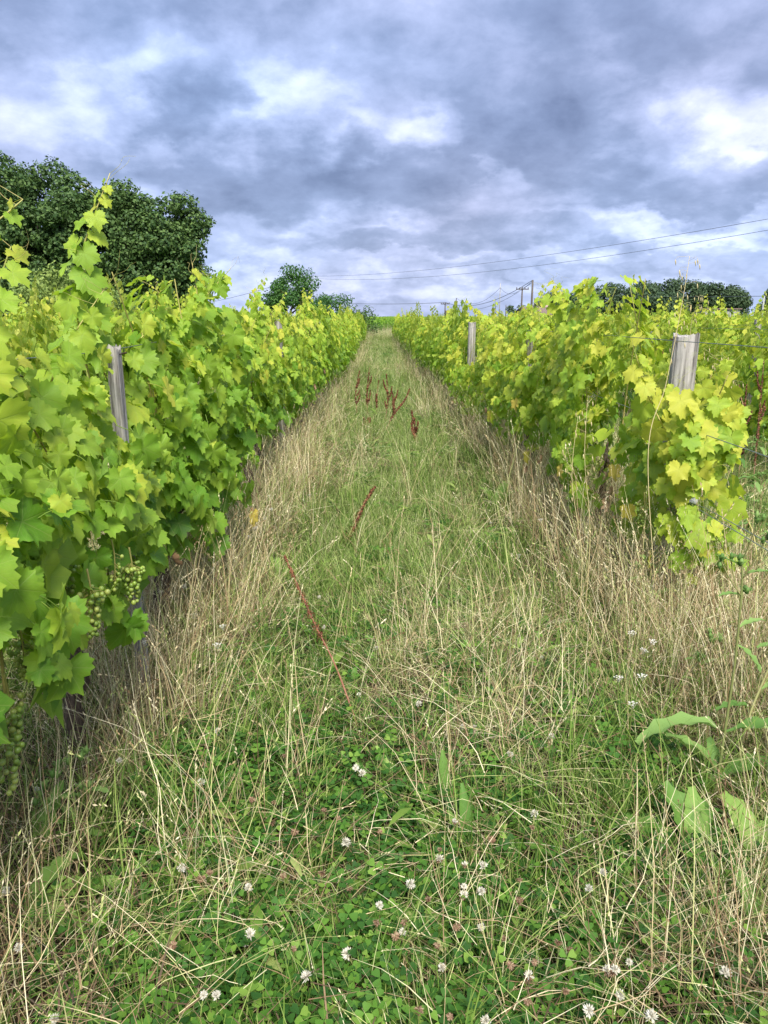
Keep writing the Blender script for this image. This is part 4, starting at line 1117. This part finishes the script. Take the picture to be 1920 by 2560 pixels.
dock_plant(G(110, 2150), [(80, .22, .05, 1.2, .7), (120, .15, .04, 1.0, .9)], 'upright dock leaves under the near left vine', 12)
dock_plant(G(1100, 1790), [(70, .16, .035, 1.1, .8), (130, .13, .03, .9, .8)], 'small dock in the straw at the middle of the lane', 13)
dock_plant(G(640, 2230), [(40, .12, .05, .6, .6), (130, .12, .045, .8, .7)], 'rounded dock leaves in clover near the bottom edge', 14)
dock_plant(G(1240, 1275), [(60, .35, .08, 1.0, .9), (120, .3, .08, .9, .9), (20, .3, .07, .9, .9)], 'leafy dock at the foot of the right row, half in grass', 15)
dock_plant(G(700, 1480), [(100, .22, .05, 1.1, .7), (70, .18, .045, 1.0, .8), (150, .15, .04, .9, .8)], 'dark dock leaves beside the tip of the leaning red stalk', 16)

# ------------------------------------------------------------------ tall oxtongue weeds by the end post
def tall_weed(pts, leafspec, label, seed, heads=4, r0=.0055, group='tall branching weeds'):
    r_ = np.random.default_rng(seed); base = Vector(pts[0]); base.z = float(hgt(base.x, base.y))
    t = thing('tall_weed', label, 'weed', base, 0, group)
    path = bez([Vector(p) - base for p in pts], 10); n = len(path)
    mb = MB(); mb.tube(path, [r0 * (1 - .5 * i / n) for i in range(n)], 7); link('stem', mb.mesh('stem', M_STEMG), t)
    for (f, a, L, W, rise, droop) in leafspec:
        mb = MB(); blade_leaf(mb, path[int(f * (n - 1))], (math.cos(R(a)), math.sin(R(a)), 0), L, W, rise, droop, r_, .10, 11, .14); link('leaf', mb.mesh('leaf', M_WEED), t)
    ends = [(path[-1], 1.0)]
    for b in range(heads):
        i = int(n * r_.uniform(.55, .92)); a = r_.uniform(0, 6.28); ln = r_.uniform(.08, .2)
        bp = bez([path[i], path[i] + Vector((math.cos(a) * .05, math.sin(a) * .03, ln * .55)), path[i] + Vector((math.cos(a) * .08, math.sin(a) * .05, ln))], 5)
        bm_ = MB(); bm_.tube(bp, r0 * .4, 5); link('branch', bm_.mesh('branch', M_STEMG), t); ends.append((bp[-1], .8))
    for p, s in ends:
        for q in range(3):
            c = p + Vector((r_.normal(0, .012), r_.normal(0, .012), r_.normal(0, .012)))
            mb = MB(); mb.tube([c - Vector((0, 0, .012)), c - Vector((0, 0, .006)), c + Vector((0, 0, .004)), c + Vector((0, 0, .014))], [.002, .008 * s, .008 * s, .003], 7)
            for w in range(6):
                a = w * 1.05 + r_.uniform(0, 1); blade_leaf(mb, c - Vector((0, 0, .01)), (math.cos(a), math.sin(a), 0), .028, .006, .9, .6, r_, .0, 3)
            link('flower_bud', mb.mesh('flower_bud', M_WEED), t)
    return t
wb = G(1785, 2010)
tall_weed([wb, P(1812, 1830, 2.28), P(1838, 1650, 2.32), P(1855, 1460, 2.36), P(1852, 1400, 2.38)], [(.25, 185, .34, .075, .55, 1.4), (.27, 350, .30, .07, .40, .7), (.12, 160, .24, .055, 1.2, 1.2), (.10, 20, .30, .075, .3, .7), (.05, 80, .2, .05, 1.1, .8), (.55, 320, .12, .035, -.5, .6), (.6, 20, .12, .03, .3, .5), (.72, 200, .10, .025, .4, .6), (.8, 340, .10, .025, .5, .6), (.88, 170, .08, .02, .6, .5)], 'tall branching weed with long toothed leaves before the end vine', 1, 5)
tall_weed([G(1835, 1960), P(1870, 1800, 2.4), P(1930, 1650, 2.5), P(1985, 1500, 2.6)], [(.3, 330, .2, .05, .3, .8), (.5, 10, .15, .04, .3, .8), (.4, 190, .15, .04, .4, .8), (.75, 200, .1, .03, .4, .6)], 'second tall weed leaning out past the picture edge', 2, 3)
tall_weed([P(1790, 1870, 2.5) * Vector((1, 1, 0)) if False else G(1782, 1880), P(1765, 1760, 2.75), P(1750, 1670, 2.8), P(1742, 1640, 2.8)], [(.5, 170, .09, .02, .5, .5), (.7, 10, .08, .02, .5, .5), (.85, 200, .07, .02, .4, .5)], 'short slender weed between the tall weed and the straw', 3, 2, .003)
tall_weed([G(1610, 1640), P(1618, 1560, 3.5), P(1622, 1490, 3.55), P(1628, 1420, 3.6)], [(.5, 160, .18, .04, .5, 1.1), (.65, 10, .2, .05, .5, .9), (.3, 190, .16, .045, .5, .9), (.85, 190, .13, .03, .4, .8), (.9, 350, .1, .03, .4, .8)], 'leafy weed growing up under the end vine', 4, 3, .006)
tall_weed([G(75, 2170), P(85, 2080, 2.0), P(95, 1990, 2.0)], [(.3, 10, .12, .04, .6, .8), (.5, 70, .12, .03, .8, .8), (.8, 20, .1, .03, .5, .8), (.6, 350, .1, .03, .5, .8)], 'bristly weed under the near left vine', 5, 3, .004)
tall_weed([G(175, 2180), P(195, 2060, 2.05), P(215, 1960, 2.08)], [(.35, 350, .1, .04, .6, .8), (.5, 150, .1, .03, .8, .8), (.8, 200, .08, .03, .5, .8), (.85, 350, .09, .03, .5, .8)], 'bristly weed with a single bud in the straw near the leaning post', 6, 2, .004)
tall_weed([G(1905, 1500), P(1900, 1380, 4.2), P(1895, 1290, 4.2)], [(.3, 10, .2, .05, .6, .8), (.5, 150, .2, .04, .8, .8), (.8, 200, .18, .04, .5, .8), (.7, 350, .19, .04, .5, .8), (.4, 250, .2, .05, .6, .8)], 'green leafy weed behind the end vine at the picture edge', 7, 3)
for k, (px, py) in enumerate(((1885, 1230), (1850, 1150), (1900, 1110), (1790, 1110))):
    b = G(px, py + 120)
    tall_weed([b, b + Vector((.02, 0, .25)), b + Vector((.0, .03, .5))], [(f, a, .24, .05, .7, .9) for f, a in ((.1, 30), (.2, 140), (.35, 260), (.5, 330), (.65, 80), (.8, 200))], 'narrow-leaved green weed in the alley behind the end post, %s of four' % ordinal(k + 1), 60 + k, 2, .005)

# ------------------------------------------------------------------ wild oats
def oat(pts, label, seed, n=14, droop=.02):
    r_ = np.random.default_rng(seed); base = Vector(pts[0]); t = thing('wild_oat', label, 'wild oat', base, 0, 'wild oat stalks')
    path = bez([Vector(p) - base for p in pts], 12); N = len(path)
    mb = MB(); mb.tube(path, [.0022 - .0013 * i / N for i in range(N)], 5); link('stem', mb.mesh('stem', M_STRAWS), t)
    for k in range(n):
        i = int(N * (1 - .42 * k / n)) - 1; p = path[i]; a = r_.uniform(0, 6.28)
        e = p + Vector((math.cos(a) * r_.uniform(.02, .06), math.sin(a) * .03, r_.uniform(-.01, .03))); f = e + Vector((math.cos(a) * .006, 0, -.012))
        mb = MB(); mb.tube([p, e, f], .0006, 3, False)
        mb.tube([f, f - Vector((0, 0, .006)), f - Vector((-.002, 0, .016)), f - Vector((-.003, 0, .026))], [.0008, .0028, .0024, .0004], 5)
        link('spikelet', mb.mesh('spikelet', M_STRAWS), t)
M_STRAWS = simple_leaf('oat_straw', (.50, .42, .18), (.68, .58, .32), .1, (.6, .5, .3), 8)
bo_ = G(1600, 1560)
oat([(1.40, 3.35, 0), P(1620, 1150, 3.45), P(1665, 960, 3.5), P(1705, 760, 3.55), P(1724, 640, 3.6)], 'tall wild oat stalk rising above the thick end post into the sky', 1, 22)
oat([(.98, 3.35, 0), P(1455, 1400, 3.4), P(1430, 1200, 3.45), P(1445, 1040, 3.5)], 'yellow oat stalk standing in front of the second right vine', 2, 10)
oat([(1.02, 3.4, 0), P(1475, 1350, 3.45), P(1462, 1150, 3.5), P(1468, 1010, 3.55)], 'pale straight oat stalk beside the yellow one', 3, 10)
oat([(1.45, 4.6, 0), P(1790, 1100, 4.6), P(1812, 960, 4.55), P(1800, 900, 4.5)], 'drooping wild oat behind the thick end post', 4, 12)
oat([(1.95, 4.4, 0), P(1850, 1100, 4.4), P(1835, 950, 4.4), P(1760, 870, 4.3)], 'arching wild oat over the leaves beside the end post', 5, 12)
oat([(1.75, 5.2, 0), P(1700, 1000, 5.2), P(1730, 800, 5.2), P(1760, 740, 5.1)], 'wild oat nodding towards the house side, behind the end post', 6, 12)

# ------------------------------------------------------------------ clover flowers
def flower_head(seed, brown, half=False):
    r_ = np.random.default_rng(seed); VV, FF, LR, MI = [], [], [], []
    for k in range(72):
        u = r_.uniform(-1, 1) if not brown else r_.uniform(-1, .45); a = k * 2.4
        el_ = math.asin(u) * (.9 if not brown else .95) + (.15 if not brown else -.45)
        o = Vector((math.cos(a) * math.cos(el_), math.sin(a) * math.cos(el_), math.sin(el_))).normalized()
        L = .0135 * r_.uniform(.75, 1.15); w = .0016; s = o.cross(Vector((0, 0, 1)));
        if s.length < .1: s = Vector((1, 0, 0))
        s.normalize(); q = s.cross(o); b = len(VV)
        VV += [o * .0015 - s * w * .4, o * .0015 + s * w * .4, o * L * .7 + s * w + q * .001, o * L + q * .003, o * L * .7 - s * w + q * .001]
        FF.append((b, b + 1, b + 2, b + 3, b + 4)); LR += [r_.random()] * 5; MI.append(1 if (brown or (half and u < -.1)) else 0)
    return make_mesh('flower_head', np.array([tuple(v) for v in VV]), FF, None, False, {'lr': LR}, mats=[M_WHITEP, M_BROWNP], midx=MI)
FH = {'w': [flower_head(s, False) for s in (1, 2, 3)], 'b': [flower_head(s, True) for s in (4, 5, 6)], 'h': [flower_head(s, False, True) for s in (7, 8)]}
def stem_mesh(seed, h=.12):
    r_ = np.random.default_rng(seed); mb = MB(); mb.tube(bez([(0, 0, 0), (r_.normal(0, .008), r_.normal(0, .008), h * .5), (0, 0, h)], 3), .0011, 5)
    return mb.mesh('stem', M_STEMG)
FST = [stem_mesh(s) for s in range(4)]
c7 = 960 / 1659
fl = []
for x, y in ((887, 1910), (768, 1660), (700, 1355), (815, 1400), (1170, 1420), (1000, 1570), (540, 1165), (400, 1270), (470, 1580), (1190, 1590), (1060, 1130), (655, 1030), (655, 1080), (690, 1290), (905, 1520), (775, 1500)): fl.append((x * D, y * D, 'w'))
for x, y in ((160, 300), (870, 270), (515, 175), (1540, 205), (1565, 230), (1495, 530), (25, 735), (1080, 925), (1060, 965), (1505, 905), (1500, 1010), (1325, 1110), (80, 985), (235, 1290), (880, 1190), (935, 1190), (1640, 800), (1075, 725), (785, 640)): fl.append((x * c7, 1800 + y * c7, 'w'))
for x, y in ((115, 710), (345, 720), (430, 630), (420, 740), (650, 405), (545, 150), (395, 35), (725, 70), (945, 660), (885, 730), (420, 895), (80, 915), (250, 1070), (1000, 1080), (1060, 1048), (885, 1255), (1155, 1280), (1475, 1090), (1020, 1188), (440, 1300)): fl.append((960 + x * c7, 1800 + y * c7, 'w'))
for x, y in ((350, 625), (625, 1105), (965, 1085), (345, 760), (240, 600), (305, 440)): fl.append((960 + x * c7, 1800 + y * c7, 'h'))
for x, y in ((1228, 150), (1090, 340), (1400, 385), (1175, 440), (1275, 480), (1390, 655), (905, 655), (870, 680), (1225, 670), (745, 970), (1510, 725), (1270, 985), (1640, 480), (1185, 350), (1460, 425), (1630, 870)): fl.append((x * c7, 1800 + y * c7, 'b'))
for x, y in ((640, 460), (465, 515), (240, 555), (585, 685), (585, 775), (190, 768), (85, 870), (50, 930), (315, 890), (515, 940), (755, 955), (800, 985), (650, 1045), (548, 1057), (785, 1165), (990, 1090), (150, 1248), (285, 1280), (620, 1215), (1205, 1030), (375, 215), (230, 970), (1560, 1030)): fl.append((960 + x * c7, 1800 + y * c7, 'b'))
def side_word(px): return 'under left row' if px < 480 else 'left of lane centre' if px < 850 else 'at lane centre' if px < 1150 else 'right of lane centre' if px < 1550 else 'under right row'
fl.sort(key=lambda q: -q[1]); cnt = {}
for k, (px, py, kd) in enumerate(fl):
    hh = float(rng.uniform(.12, .17)) + (.03 if kd == 'b' else 0); p = G(px, py, hh)
    sw = side_word(px); cnt[(kd, sw)] = cnt.get((kd, sw), 0) + 1
    nm = {'w': 'white clover flower', 'b': 'withered brown clover head', 'h': 'clover head half white, half withered'}[kd]
    g0 = float(hgt(p.x, p.y))
    t = thing('clover_flower', '%s %s, %s from the bottom' % (nm, sw, ordinal(cnt[(kd, sw)])), 'clover flower', (p.x, p.y, g0), float(rng.uniform(0, 6)), 'clover flowers in the lane')
    s = hh - g0
    link('stem', FST[k % 4], t, Matrix.Diagonal((1, 1, s / .12, 1)))
    sz = float(rng.uniform(.70, 1.15)) * (1.0 if kd != 'b' else .85)
    link('flower_head', FH[kd][k % len(FH[kd])], t, Matrix.Translation((0, 0, s)) @ Matrix.Rotation(float(rng.normal(0, .3)), 4, 'X') @ Matrix.Scale(sz, 4))
# small white umbels in the dry grass
def umbel_mesh():
    r_ = np.random.default_rng(5); mb = MB()
    for k in range(9):
        a = k * 2.4; rr = .018 * math.sqrt(k / 9); e = Vector((rr * math.cos(a), rr * math.sin(a), .012 - rr * .2)); mb.tube([(0, 0, -.012), tuple(e)], .0005, 3, False)
        for q in range(5):
            th = q * 1.257; o = Vector((math.cos(th), math.sin(th), .2)) * .0042; s = Vector((-math.sin(th), math.cos(th), 0)) * .002
            mb.add([e, e + o * .6 + s, e + o, e + o * .6 - s], [(0, 1, 2, 3)])
    return mb.mesh('umbel', M_WHITEP)
UM = umbel_mesh()
um = []
for x, y in ((1135, 1150), (990, 1190), (1480, 740), (1530, 850), (1575, 790), (1370, 1400), (1335, 1515), (410, 1725), (1190, 1330), (890, 1500)): um.append((x * .4067, 1000 + y * .4067))
for x, y in ((50, 580), (90, 530), (150, 465), (185, 415), (175, 335), (410, 195), (340, 190), (415, 330), (250, 130)): um.append((600 + x * .422, 1100 + y * .422))
for x, y in ((875, 1120), (990, 1170), (940, 1220), (935, 1370), (880, 1530), (800, 1380), (350, 465), (225, 670), (500, 630), (990, 850)): um.append((1200 + x * .434, 1100 + y * .434))
um.sort(key=lambda q: -q[1]); cnt = {}
for k, (px, py) in enumerate(um):
    hh = .30; p = G(px, py, hh); g0 = float(hgt(p.x, p.y)); sw = side_word(px); cnt[sw] = cnt.get(sw, 0) + 1
    t = thing('hedge_parsley', 'tiny white umbel on thin stem %s, %s from the bottom' % (sw, ordinal(cnt[sw])), 'wildflower', (p.x, p.y, g0), float(rng.uniform(0, 6)), 'white umbel flowers in the dry grass')
    link('stem', FST[k % 4], t, Matrix.Diagonal((1, 1, (hh - g0) / .12, 1)))
    link('umbel', UM, t, Matrix.Translation((0, 0, hh - g0)) @ Matrix.Rotation(float(rng.normal(0, .3)), 4, 'X'))

# ------------------------------------------------------------------ trees
def crown_cards(r_, clumps, per, size, flat=.8, mat=None, name='crown'):
    VV, LR = [], []
    base = np.array([[-.5, 0, 0], [0, -.32, .06], [.5, 0, 0], [0, .32, .06]])
    for (c, rad) in clumps:
        n = int(per * (rad / 1.0) ** 2)
        d = r_.normal(0, 1, (n, 3)); d /= np.linalg.norm(d, axis=1, keepdims=True)
        rr = rad * r_.uniform(.55, 1.08, n) ** .8
        ruf = 1 + .22 * np.sin(d[:, 0] * 7 + c[0]) * np.sin(d[:, 2] * 6 + c[1])
        pos = np.array(c) + d * (rr * ruf)[:, None] * np.array([1, 1, flat])
        nrm = d * .8 + r_.normal(0, .55, (n, 3)) + np.array([0, 0, .35]); tip = r_.normal(0, 1, (n, 3))
        fr = frames(nrm, tip, size * r_.uniform(.6, 1.35, n))
        VV.append((np.einsum('nij,mj->nmi', fr, base) + pos[:, None, :]).reshape(-1, 3)); cl = r_.random() * .35
        LR.append(np.repeat(cl + .65 * r_.random(n), 4) / 5.17)
    VV = np.concatenate(VV); LR = np.concatenate(LR)
    return make_mesh(name, VV, np.arange(len(VV)).reshape(-1, 4), mat, False, {'lr': LR})
def tree(pos, h, w, label, seed, mat, per=260, size=.3, name='oak_tree', cat='tree', group=None, trunk_h=.3, clump=1.5, nc=60, shape='round', depth=None, trunk_r=None, lobes=None):
    r_ = np.random.default_rng(seed); t = thing(name, label, cat, pos, 0, group)
    depth = depth or w
    cl = []
    cz0 = h * trunk_h
    for k in range(nc):
        d = r_.normal(0, 1, 3); d /= np.linalg.norm(d); s = r_.uniform(.45, 1.0)
        if shape == 'round': z = cz0 + (h - cz0) * (.5 + .5 * d[2] * s); ww = math.sqrt(max(0, 1 - ((z - cz0) / (h - cz0) * 1.9 - .85) ** 2 * .9)); 
        else: z = cz0 + (h - cz0) * (.5 + .5 * d[2] * s); ww = 1 - .45 * (z - cz0) / (h - cz0)
        hd = math.hypot(d[0], d[1]) + 1e-6
        cr_ = clump * r_.uniform(.6, 1.15)
        rx_ = max(0, w / 2 - cr_ * .6); ry_ = max(0, depth / 2 - cr_ * .6)
        cl.append(((d[0] / hd * rx_ * ww * r_.uniform(.3, 1), d[1] / hd * ry_ * ww * r_.uniform(.3, 1), min(z, h - cr_ * .7)), cr_))
    if lobes: cl += lobes
    link('crown', crown_cards(r_, cl, per, size, .8, mat), t)['kind'] = 'stuff'
    tr_ = trunk_r or h * .03
    mb = MB(); mb.tube(bez([(0, 0, -.3), (r_.normal(0, tr_), 0, h * .25), (r_.normal(0, tr_ * 2), 0, h * .6)], 5), [tr_ * (1.3 - .9 * i / 10) for i in range(11)], 9); link('trunk', mb.mesh('trunk', M_BARK), t)
    for k in range(5):
        a = k * 1.3 + r_.uniform(0, .6); z = h * r_.uniform(.18, .45); e = (math.cos(a) * w * .33, math.sin(a) * depth * .33, z + h * .25)
        mb = MB(); mb.tube(bez([(0, 0, z), (e[0] * .45, e[1] * .45, z + h * .10), e], 4), [tr_ * (.5 - .38 * i / 8) for i in range(9)], 6); link('limb', mb.mesh('limb', M_BARK), t)
    return t
M_OAK = simple_leaf('oak_foliage', (.030, .078, .024), (.120, .20, .048), .22, (.07, .14, .02), .25)
M_BUSH = simple_leaf('hedge_foliage', (.11, .19, .04), (.28, .36, .085), .2, (.15, .25, .03), .5)
M_LOCUST = simple_leaf('locust_foliage', (.022, .075, .018), (.070, .17, .030), .18, (.1, .25, .03), .6)
M_FAROAK = simple_leaf('far_oak_foliage', (.034, .070, .032), (.085, .135, .055), .15, (.05, .1, .03), .15)
def at(px, Y): q = P(px, 800, Y); return (q.x, Y, float(hgt(q.x, Y)))
def hof(py, Y): return P(960, py, Y).z
OG = 'oaks behind the left row'
tree(at(95, 60), hof(388, 60), 13.5, 'broad dark oak at the left picture edge, tallest crown of its group', 1, M_OAK, 420, .27, clump=1.5, nc=95, depth=10, group=OG, trunk_h=.16)
tree(at(290, 62), hof(455, 62), 9.5, 'middle dark oak behind the tall vine shoot', 2, M_OAK, 420, .27, clump=1.4, nc=80, depth=9, group=OG, trunk_h=.12)
tree(at(425, 63), hof(462, 63), 8.2, 'dark oak at the open side of its group, crown sloping down to the field', 3, M_OAK, 420, .27, clump=1.3, nc=75, depth=8, group=OG, trunk_h=.10)
tree(at(-110, 56), hof(430, 56), 10, 'dark oak mostly beyond the left picture edge', 4, M_OAK, 300, .3, clump=1.5, nc=60, depth=9, group=OG, trunk_h=.15)
HG = 'bushes below the oaks'
for k, (px, py, Y, w, lb) in enumerate(((30, 700, 38, 4.5, 'olive green bush below the broad oak at the picture edge'), (150, 655, 40, 5, 'tallest olive green bush below the oaks'), (240, 700, 42, 3.5, 'smaller olive bush beside the tallest one'), (380, 760, 58, 5, 'low dark bush under the open-side oak'))):
    tree(at(px, Y), hof(py, Y), w, lb, 10 + k, M_BUSH if k < 3 else M_OAK, 330, .17, 'bush', 'bush', HG, .02, .8, 46, trunk_r=.08)
LGp = 'small trees at the far end of the left row'
tree(at(727, 64), hof(660, 64), 5.8, 'feathery green locust tree rising beyond the left row', 20, M_LOCUST, 520, .17, 'locust_tree', 'tree', LGp, .18, .75, 60, 'round')
tree(at(828, 74), hof(728, 74), 6.0, 'lower locust tree between the tall one and the round bush', 21, M_LOCUST, 460, .18, 'locust_tree', 'tree', LGp, .05, .8, 40)
tree(at(890, 72), hof(755, 72), 4.8, 'round dark bush beside the end of the lane', 22, M_OAK, 300, .17, 'locust_tree', 'tree', LGp, .03, .7, 34, trunk_r=.08)
tree(at(780, 68), hof(735, 68), 4.8, 'locust tree filling in beside the tallest one', 23, M_LOCUST, 460, .18, 'locust_tree', 'tree', LGp, .05, .8, 34)
TG = 'tree line beyond the vineyard'
tl = [(1425, 745, 7, 150), (1470, 752, 6, 160), (1520, 722, 9, 165), (1575, 715, 9, 165), (1640, 718, 10, 160), (1700, 708, 10, 158), (1750, 712, 9, 158), (1800, 722, 8, 156), (1832, 722, 5, 152), (1380, 742, 6, 170), (1610, 730, 8, 150), (1660, 745, 7, 145)]
tl.sort()
for k, (px, py, w, Y) in enumerate(tl):
    tree(at(px, Y), hof(py, Y), w * 1.25, 'dark oak in the far tree line, %s from its house end' % ordinal(k + 1), 40 + k, M_FAROAK, 120, .42, 'far_oak', 'tree', TG, .06, 1.7, 36)
tree(at(1935, 140), hof(728, 140), 4, 'dark tree cut by the picture edge past the gap in the tree line', 60, M_FAROAK, 120, .42, 'far_oak', 'tree', TG, .1, 1.5, 30)
tree(at(1905, 170), hof(772, 170), 3, 'low dark hedge tree beside the picture edge tree', 61, M_FAROAK, 90, .45, 'far_oak', 'tree', TG, .02, 1.2, 30)
for k, px in enumerate((568, 586, 603)):
    tree(at(px, 200), hof(787, 200), 1.8, 'small round clipped tree on the horizon, %s of three' % ordinal(k + 1), 70 + k, M_BUSH, 160, .3, 'round_tree', 'tree', 'three small trees on the horizon', .2, .7, 14)
tree(at(1278, 165), hof(770, 165), 2.6, 'small pollarded tree beside the pink house', 80, M_FAROAK, 140, .3, 'pollard_tree', 'tree', None, .5, .6, 12)
tree(at(1306, 165), hof(768, 165), 2.8, 'rounded dark tree touching the pink house', 81, M_FAROAK, 140, .3, 'garden_tree', 'tree', None, .1, .8, 16)
tree(at(1125, 180), hof(780, 180), 3.5, 'low dark bush under the small cross-armed pole', 82, M_FAROAK, 120, .3, 'bush', 'bush', None, .05, .8, 14)

# ------------------------------------------------------------------ house and shed
hp = at(1350, 165); th = P(1350, 769, 165).z - hp[2]
ho = thing('house', 'small pink-walled house with brown tiled roof beyond the vines', 'house', hp, R(18))
W2, D2, eh = 4.6, 3.2, th * .60
mb = MB(); mb.add([(-W2, -D2, -.5), (W2, -D2, -.5), (W2, D2, -.5), (-W2, D2, -.5), (-W2, -D2, eh), (W2, -D2, eh), (W2, D2, eh), (-W2, D2, eh), (-W2, 0, th), (W2, 0, th)], [(0, 1, 5, 4), (1, 2, 6, 9, 5), (2, 3, 7, 6), (3, 0, 4, 8, 7)])
link('wall', mb.mesh('wall', M_HWALL, False), ho)
for s in (-1, 1):
    mb = MB(); o1 = [( -W2 - .3, s * (D2 + .4), eh - .25), (W2 + .3, s * (D2 + .4), eh - .25), (W2 + .3, 0, th + .05), (-W2 - .3, 0, th + .05)]
    mb.add(o1 + [(a, b, c + .14) for a, b, c in o1], [(0, 1, 2, 3), (4, 7, 6, 5), (0, 4, 5, 1), (1, 5, 6, 2), (3, 2, 6, 7), (0, 3, 7, 4)]); link('roof', mb.mesh('roof', M_HROOF, False), ho)
mb = MB(); mb.box((1.5, .5, th + .3), (.35, .35, .6)); link('chimney', mb.mesh('chimney', M_HWALL, False), ho)
for x in (-2.6, 0.2, 2.8):
    mb = MB(); mb.box((x, -D2 - .02, eh * .55), (.45, .03, .6)); link('window', mb.mesh('window', M_GLASS, False), ho)
sp_ = at(1790, 140); shh = P(1790, 771, 140).z - sp_[2]
sh_ = thing('shed', 'long low grey building in front of the tree line', 'shed', sp_, R(-8))
mb = MB(); mb.box((0, 0, shh / 2 - .2), (3.2, 2.5, shh / 2)); link('wall', mb.mesh('wall', M_SHED, False), sh_)
mb = MB(); mb.box((0, 0, shh - .12), (3.5, 2.8, .10)); link('roof', mb.mesh('roof', M_HROOF, False), sh_)
mb = MB(); mb.box((-1.4, -2.52, shh * .5), (.5, .03, .4)); link('window', mb.mesh('window', M_GLASS, False), sh_)

# ------------------------------------------------------------------ poles and lines
def pole(px, ptop, Y, r, mat, label, arm=0, box=False):
    q = P(px, ptop, Y); z0 = float(hgt(q.x, Y)); t = thing('utility_pole', label, 'utility pole', (q.x, Y, z0), 0, 'utility poles on the skyline')
    h = q.z - z0; mb = MB(); mb.tube([(0, 0, -.5), (0, 0, h * .5), (0, 0, h)], [r * 1.15, r, r * .8], 8); link('pole', mb.mesh('pole', mat), t)
    if arm:
        mb = MB(); mb.box((0, -.12, h - .35), (arm / 2, .09, .09)); link('cross_arm', mb.mesh('cross_arm', mat, False), t)
        for s in (-.9, -.4, .4, .9):
            mb = MB(); mb.tube([(s * arm / 2, -.12, h - .26), (s * arm / 2, -.12, h + .0)], [.06, .09], 6); link('insulator', mb.mesh('insulator', mat), t)
    if box:
        mb = MB(); mb.box((.25, -.2, h - 2.2), (.22, .2, .4)); link('transformer', mb.mesh('transformer', mat, False), t)
    return q
pA = pole(1113, 756, 175, .14, M_WPOLE, 'small cross-armed pole with a transformer box, furthest along the line', 2.0, True)
pB = pole(1141, 745, 165, .11, M_WPOLE, 'thin plain pole next to the small cross-armed one')
pC = pole(1251, 708, 150, .10, M_CPOLE, 'pale thin concrete pole standing alone against the sky')
pD = pole(1306, 718, 140, .15, M_WPOLE, 'dark cross-armed pole beside the pink house', 2.3)
pE = pole(1332, 700, 120, .17, M_WPOLE, 'tallest thick pole rising in front of the pink house')
pF = pole(1265, 762, 180, .10, M_WPOLE, 'short far pole beside the pollarded tree')
pG = pole(1336, 745, 150, .10, M_WPOLE, 'short thin pole just behind the tallest one')
pH = pole(1911, 740, 90, .11, M_CPOLE, 'pale pole near the picture edge past the tree line')
def cable(a, b, sag, r, label, n=24):
    pts_ = []
    for i in range(n + 1):
        t = i / n; p = Vector(a).lerp(Vector(b), t); p.z -= sag * 4 * t * (1 - t); pts_.append(p)
    wire(pts_, r, label, 'power lines', M_BWIRE, 'power_line', 'power line')
far_l = P(914, 764, 240)
cable(pE, pA, 2.0, .045, 'power line from the tallest pole to the small cross-armed pole')
cable(pE - Vector((0, 0, .3)), pA - Vector((.6, 0, .3)), 2.6, .03, 'lower power line from the tallest pole towards the transformer')
cable(pA, P(780, 752, 230), .6, .05, 'power line running away behind the locust trees')
cable(pC - Vector((0, 0, .8)), pD, 1.2, .03, 'thin line between the concrete pole and the dark cross-armed pole')
cable(pC - Vector((0, 0, .8)), pB, 2.0, .03, 'thin line sagging from the concrete pole to the thin plain pole')
cable(pD, pE, .3, .03, 'short line between the dark cross-armed pole and the tallest pole')
a = P(1960, 541, 55)
cable(P(1990, 535, 56), P(760, 690, 150), 1.2, .018, 'upper long power line crossing the sky')
cable(P(1990, 563, 56), P(760, 694, 150), 1.6, .018, 'lower long power line crossing the sky')
cable(P(760, 690, 150), P(420, 770, 210), 1.0, .04, 'power line dropping to the horizon behind the left row')
cable(pH, P(1340, 720, 260), 1.0, .035, 'faint line from the picture edge pole towards the house')
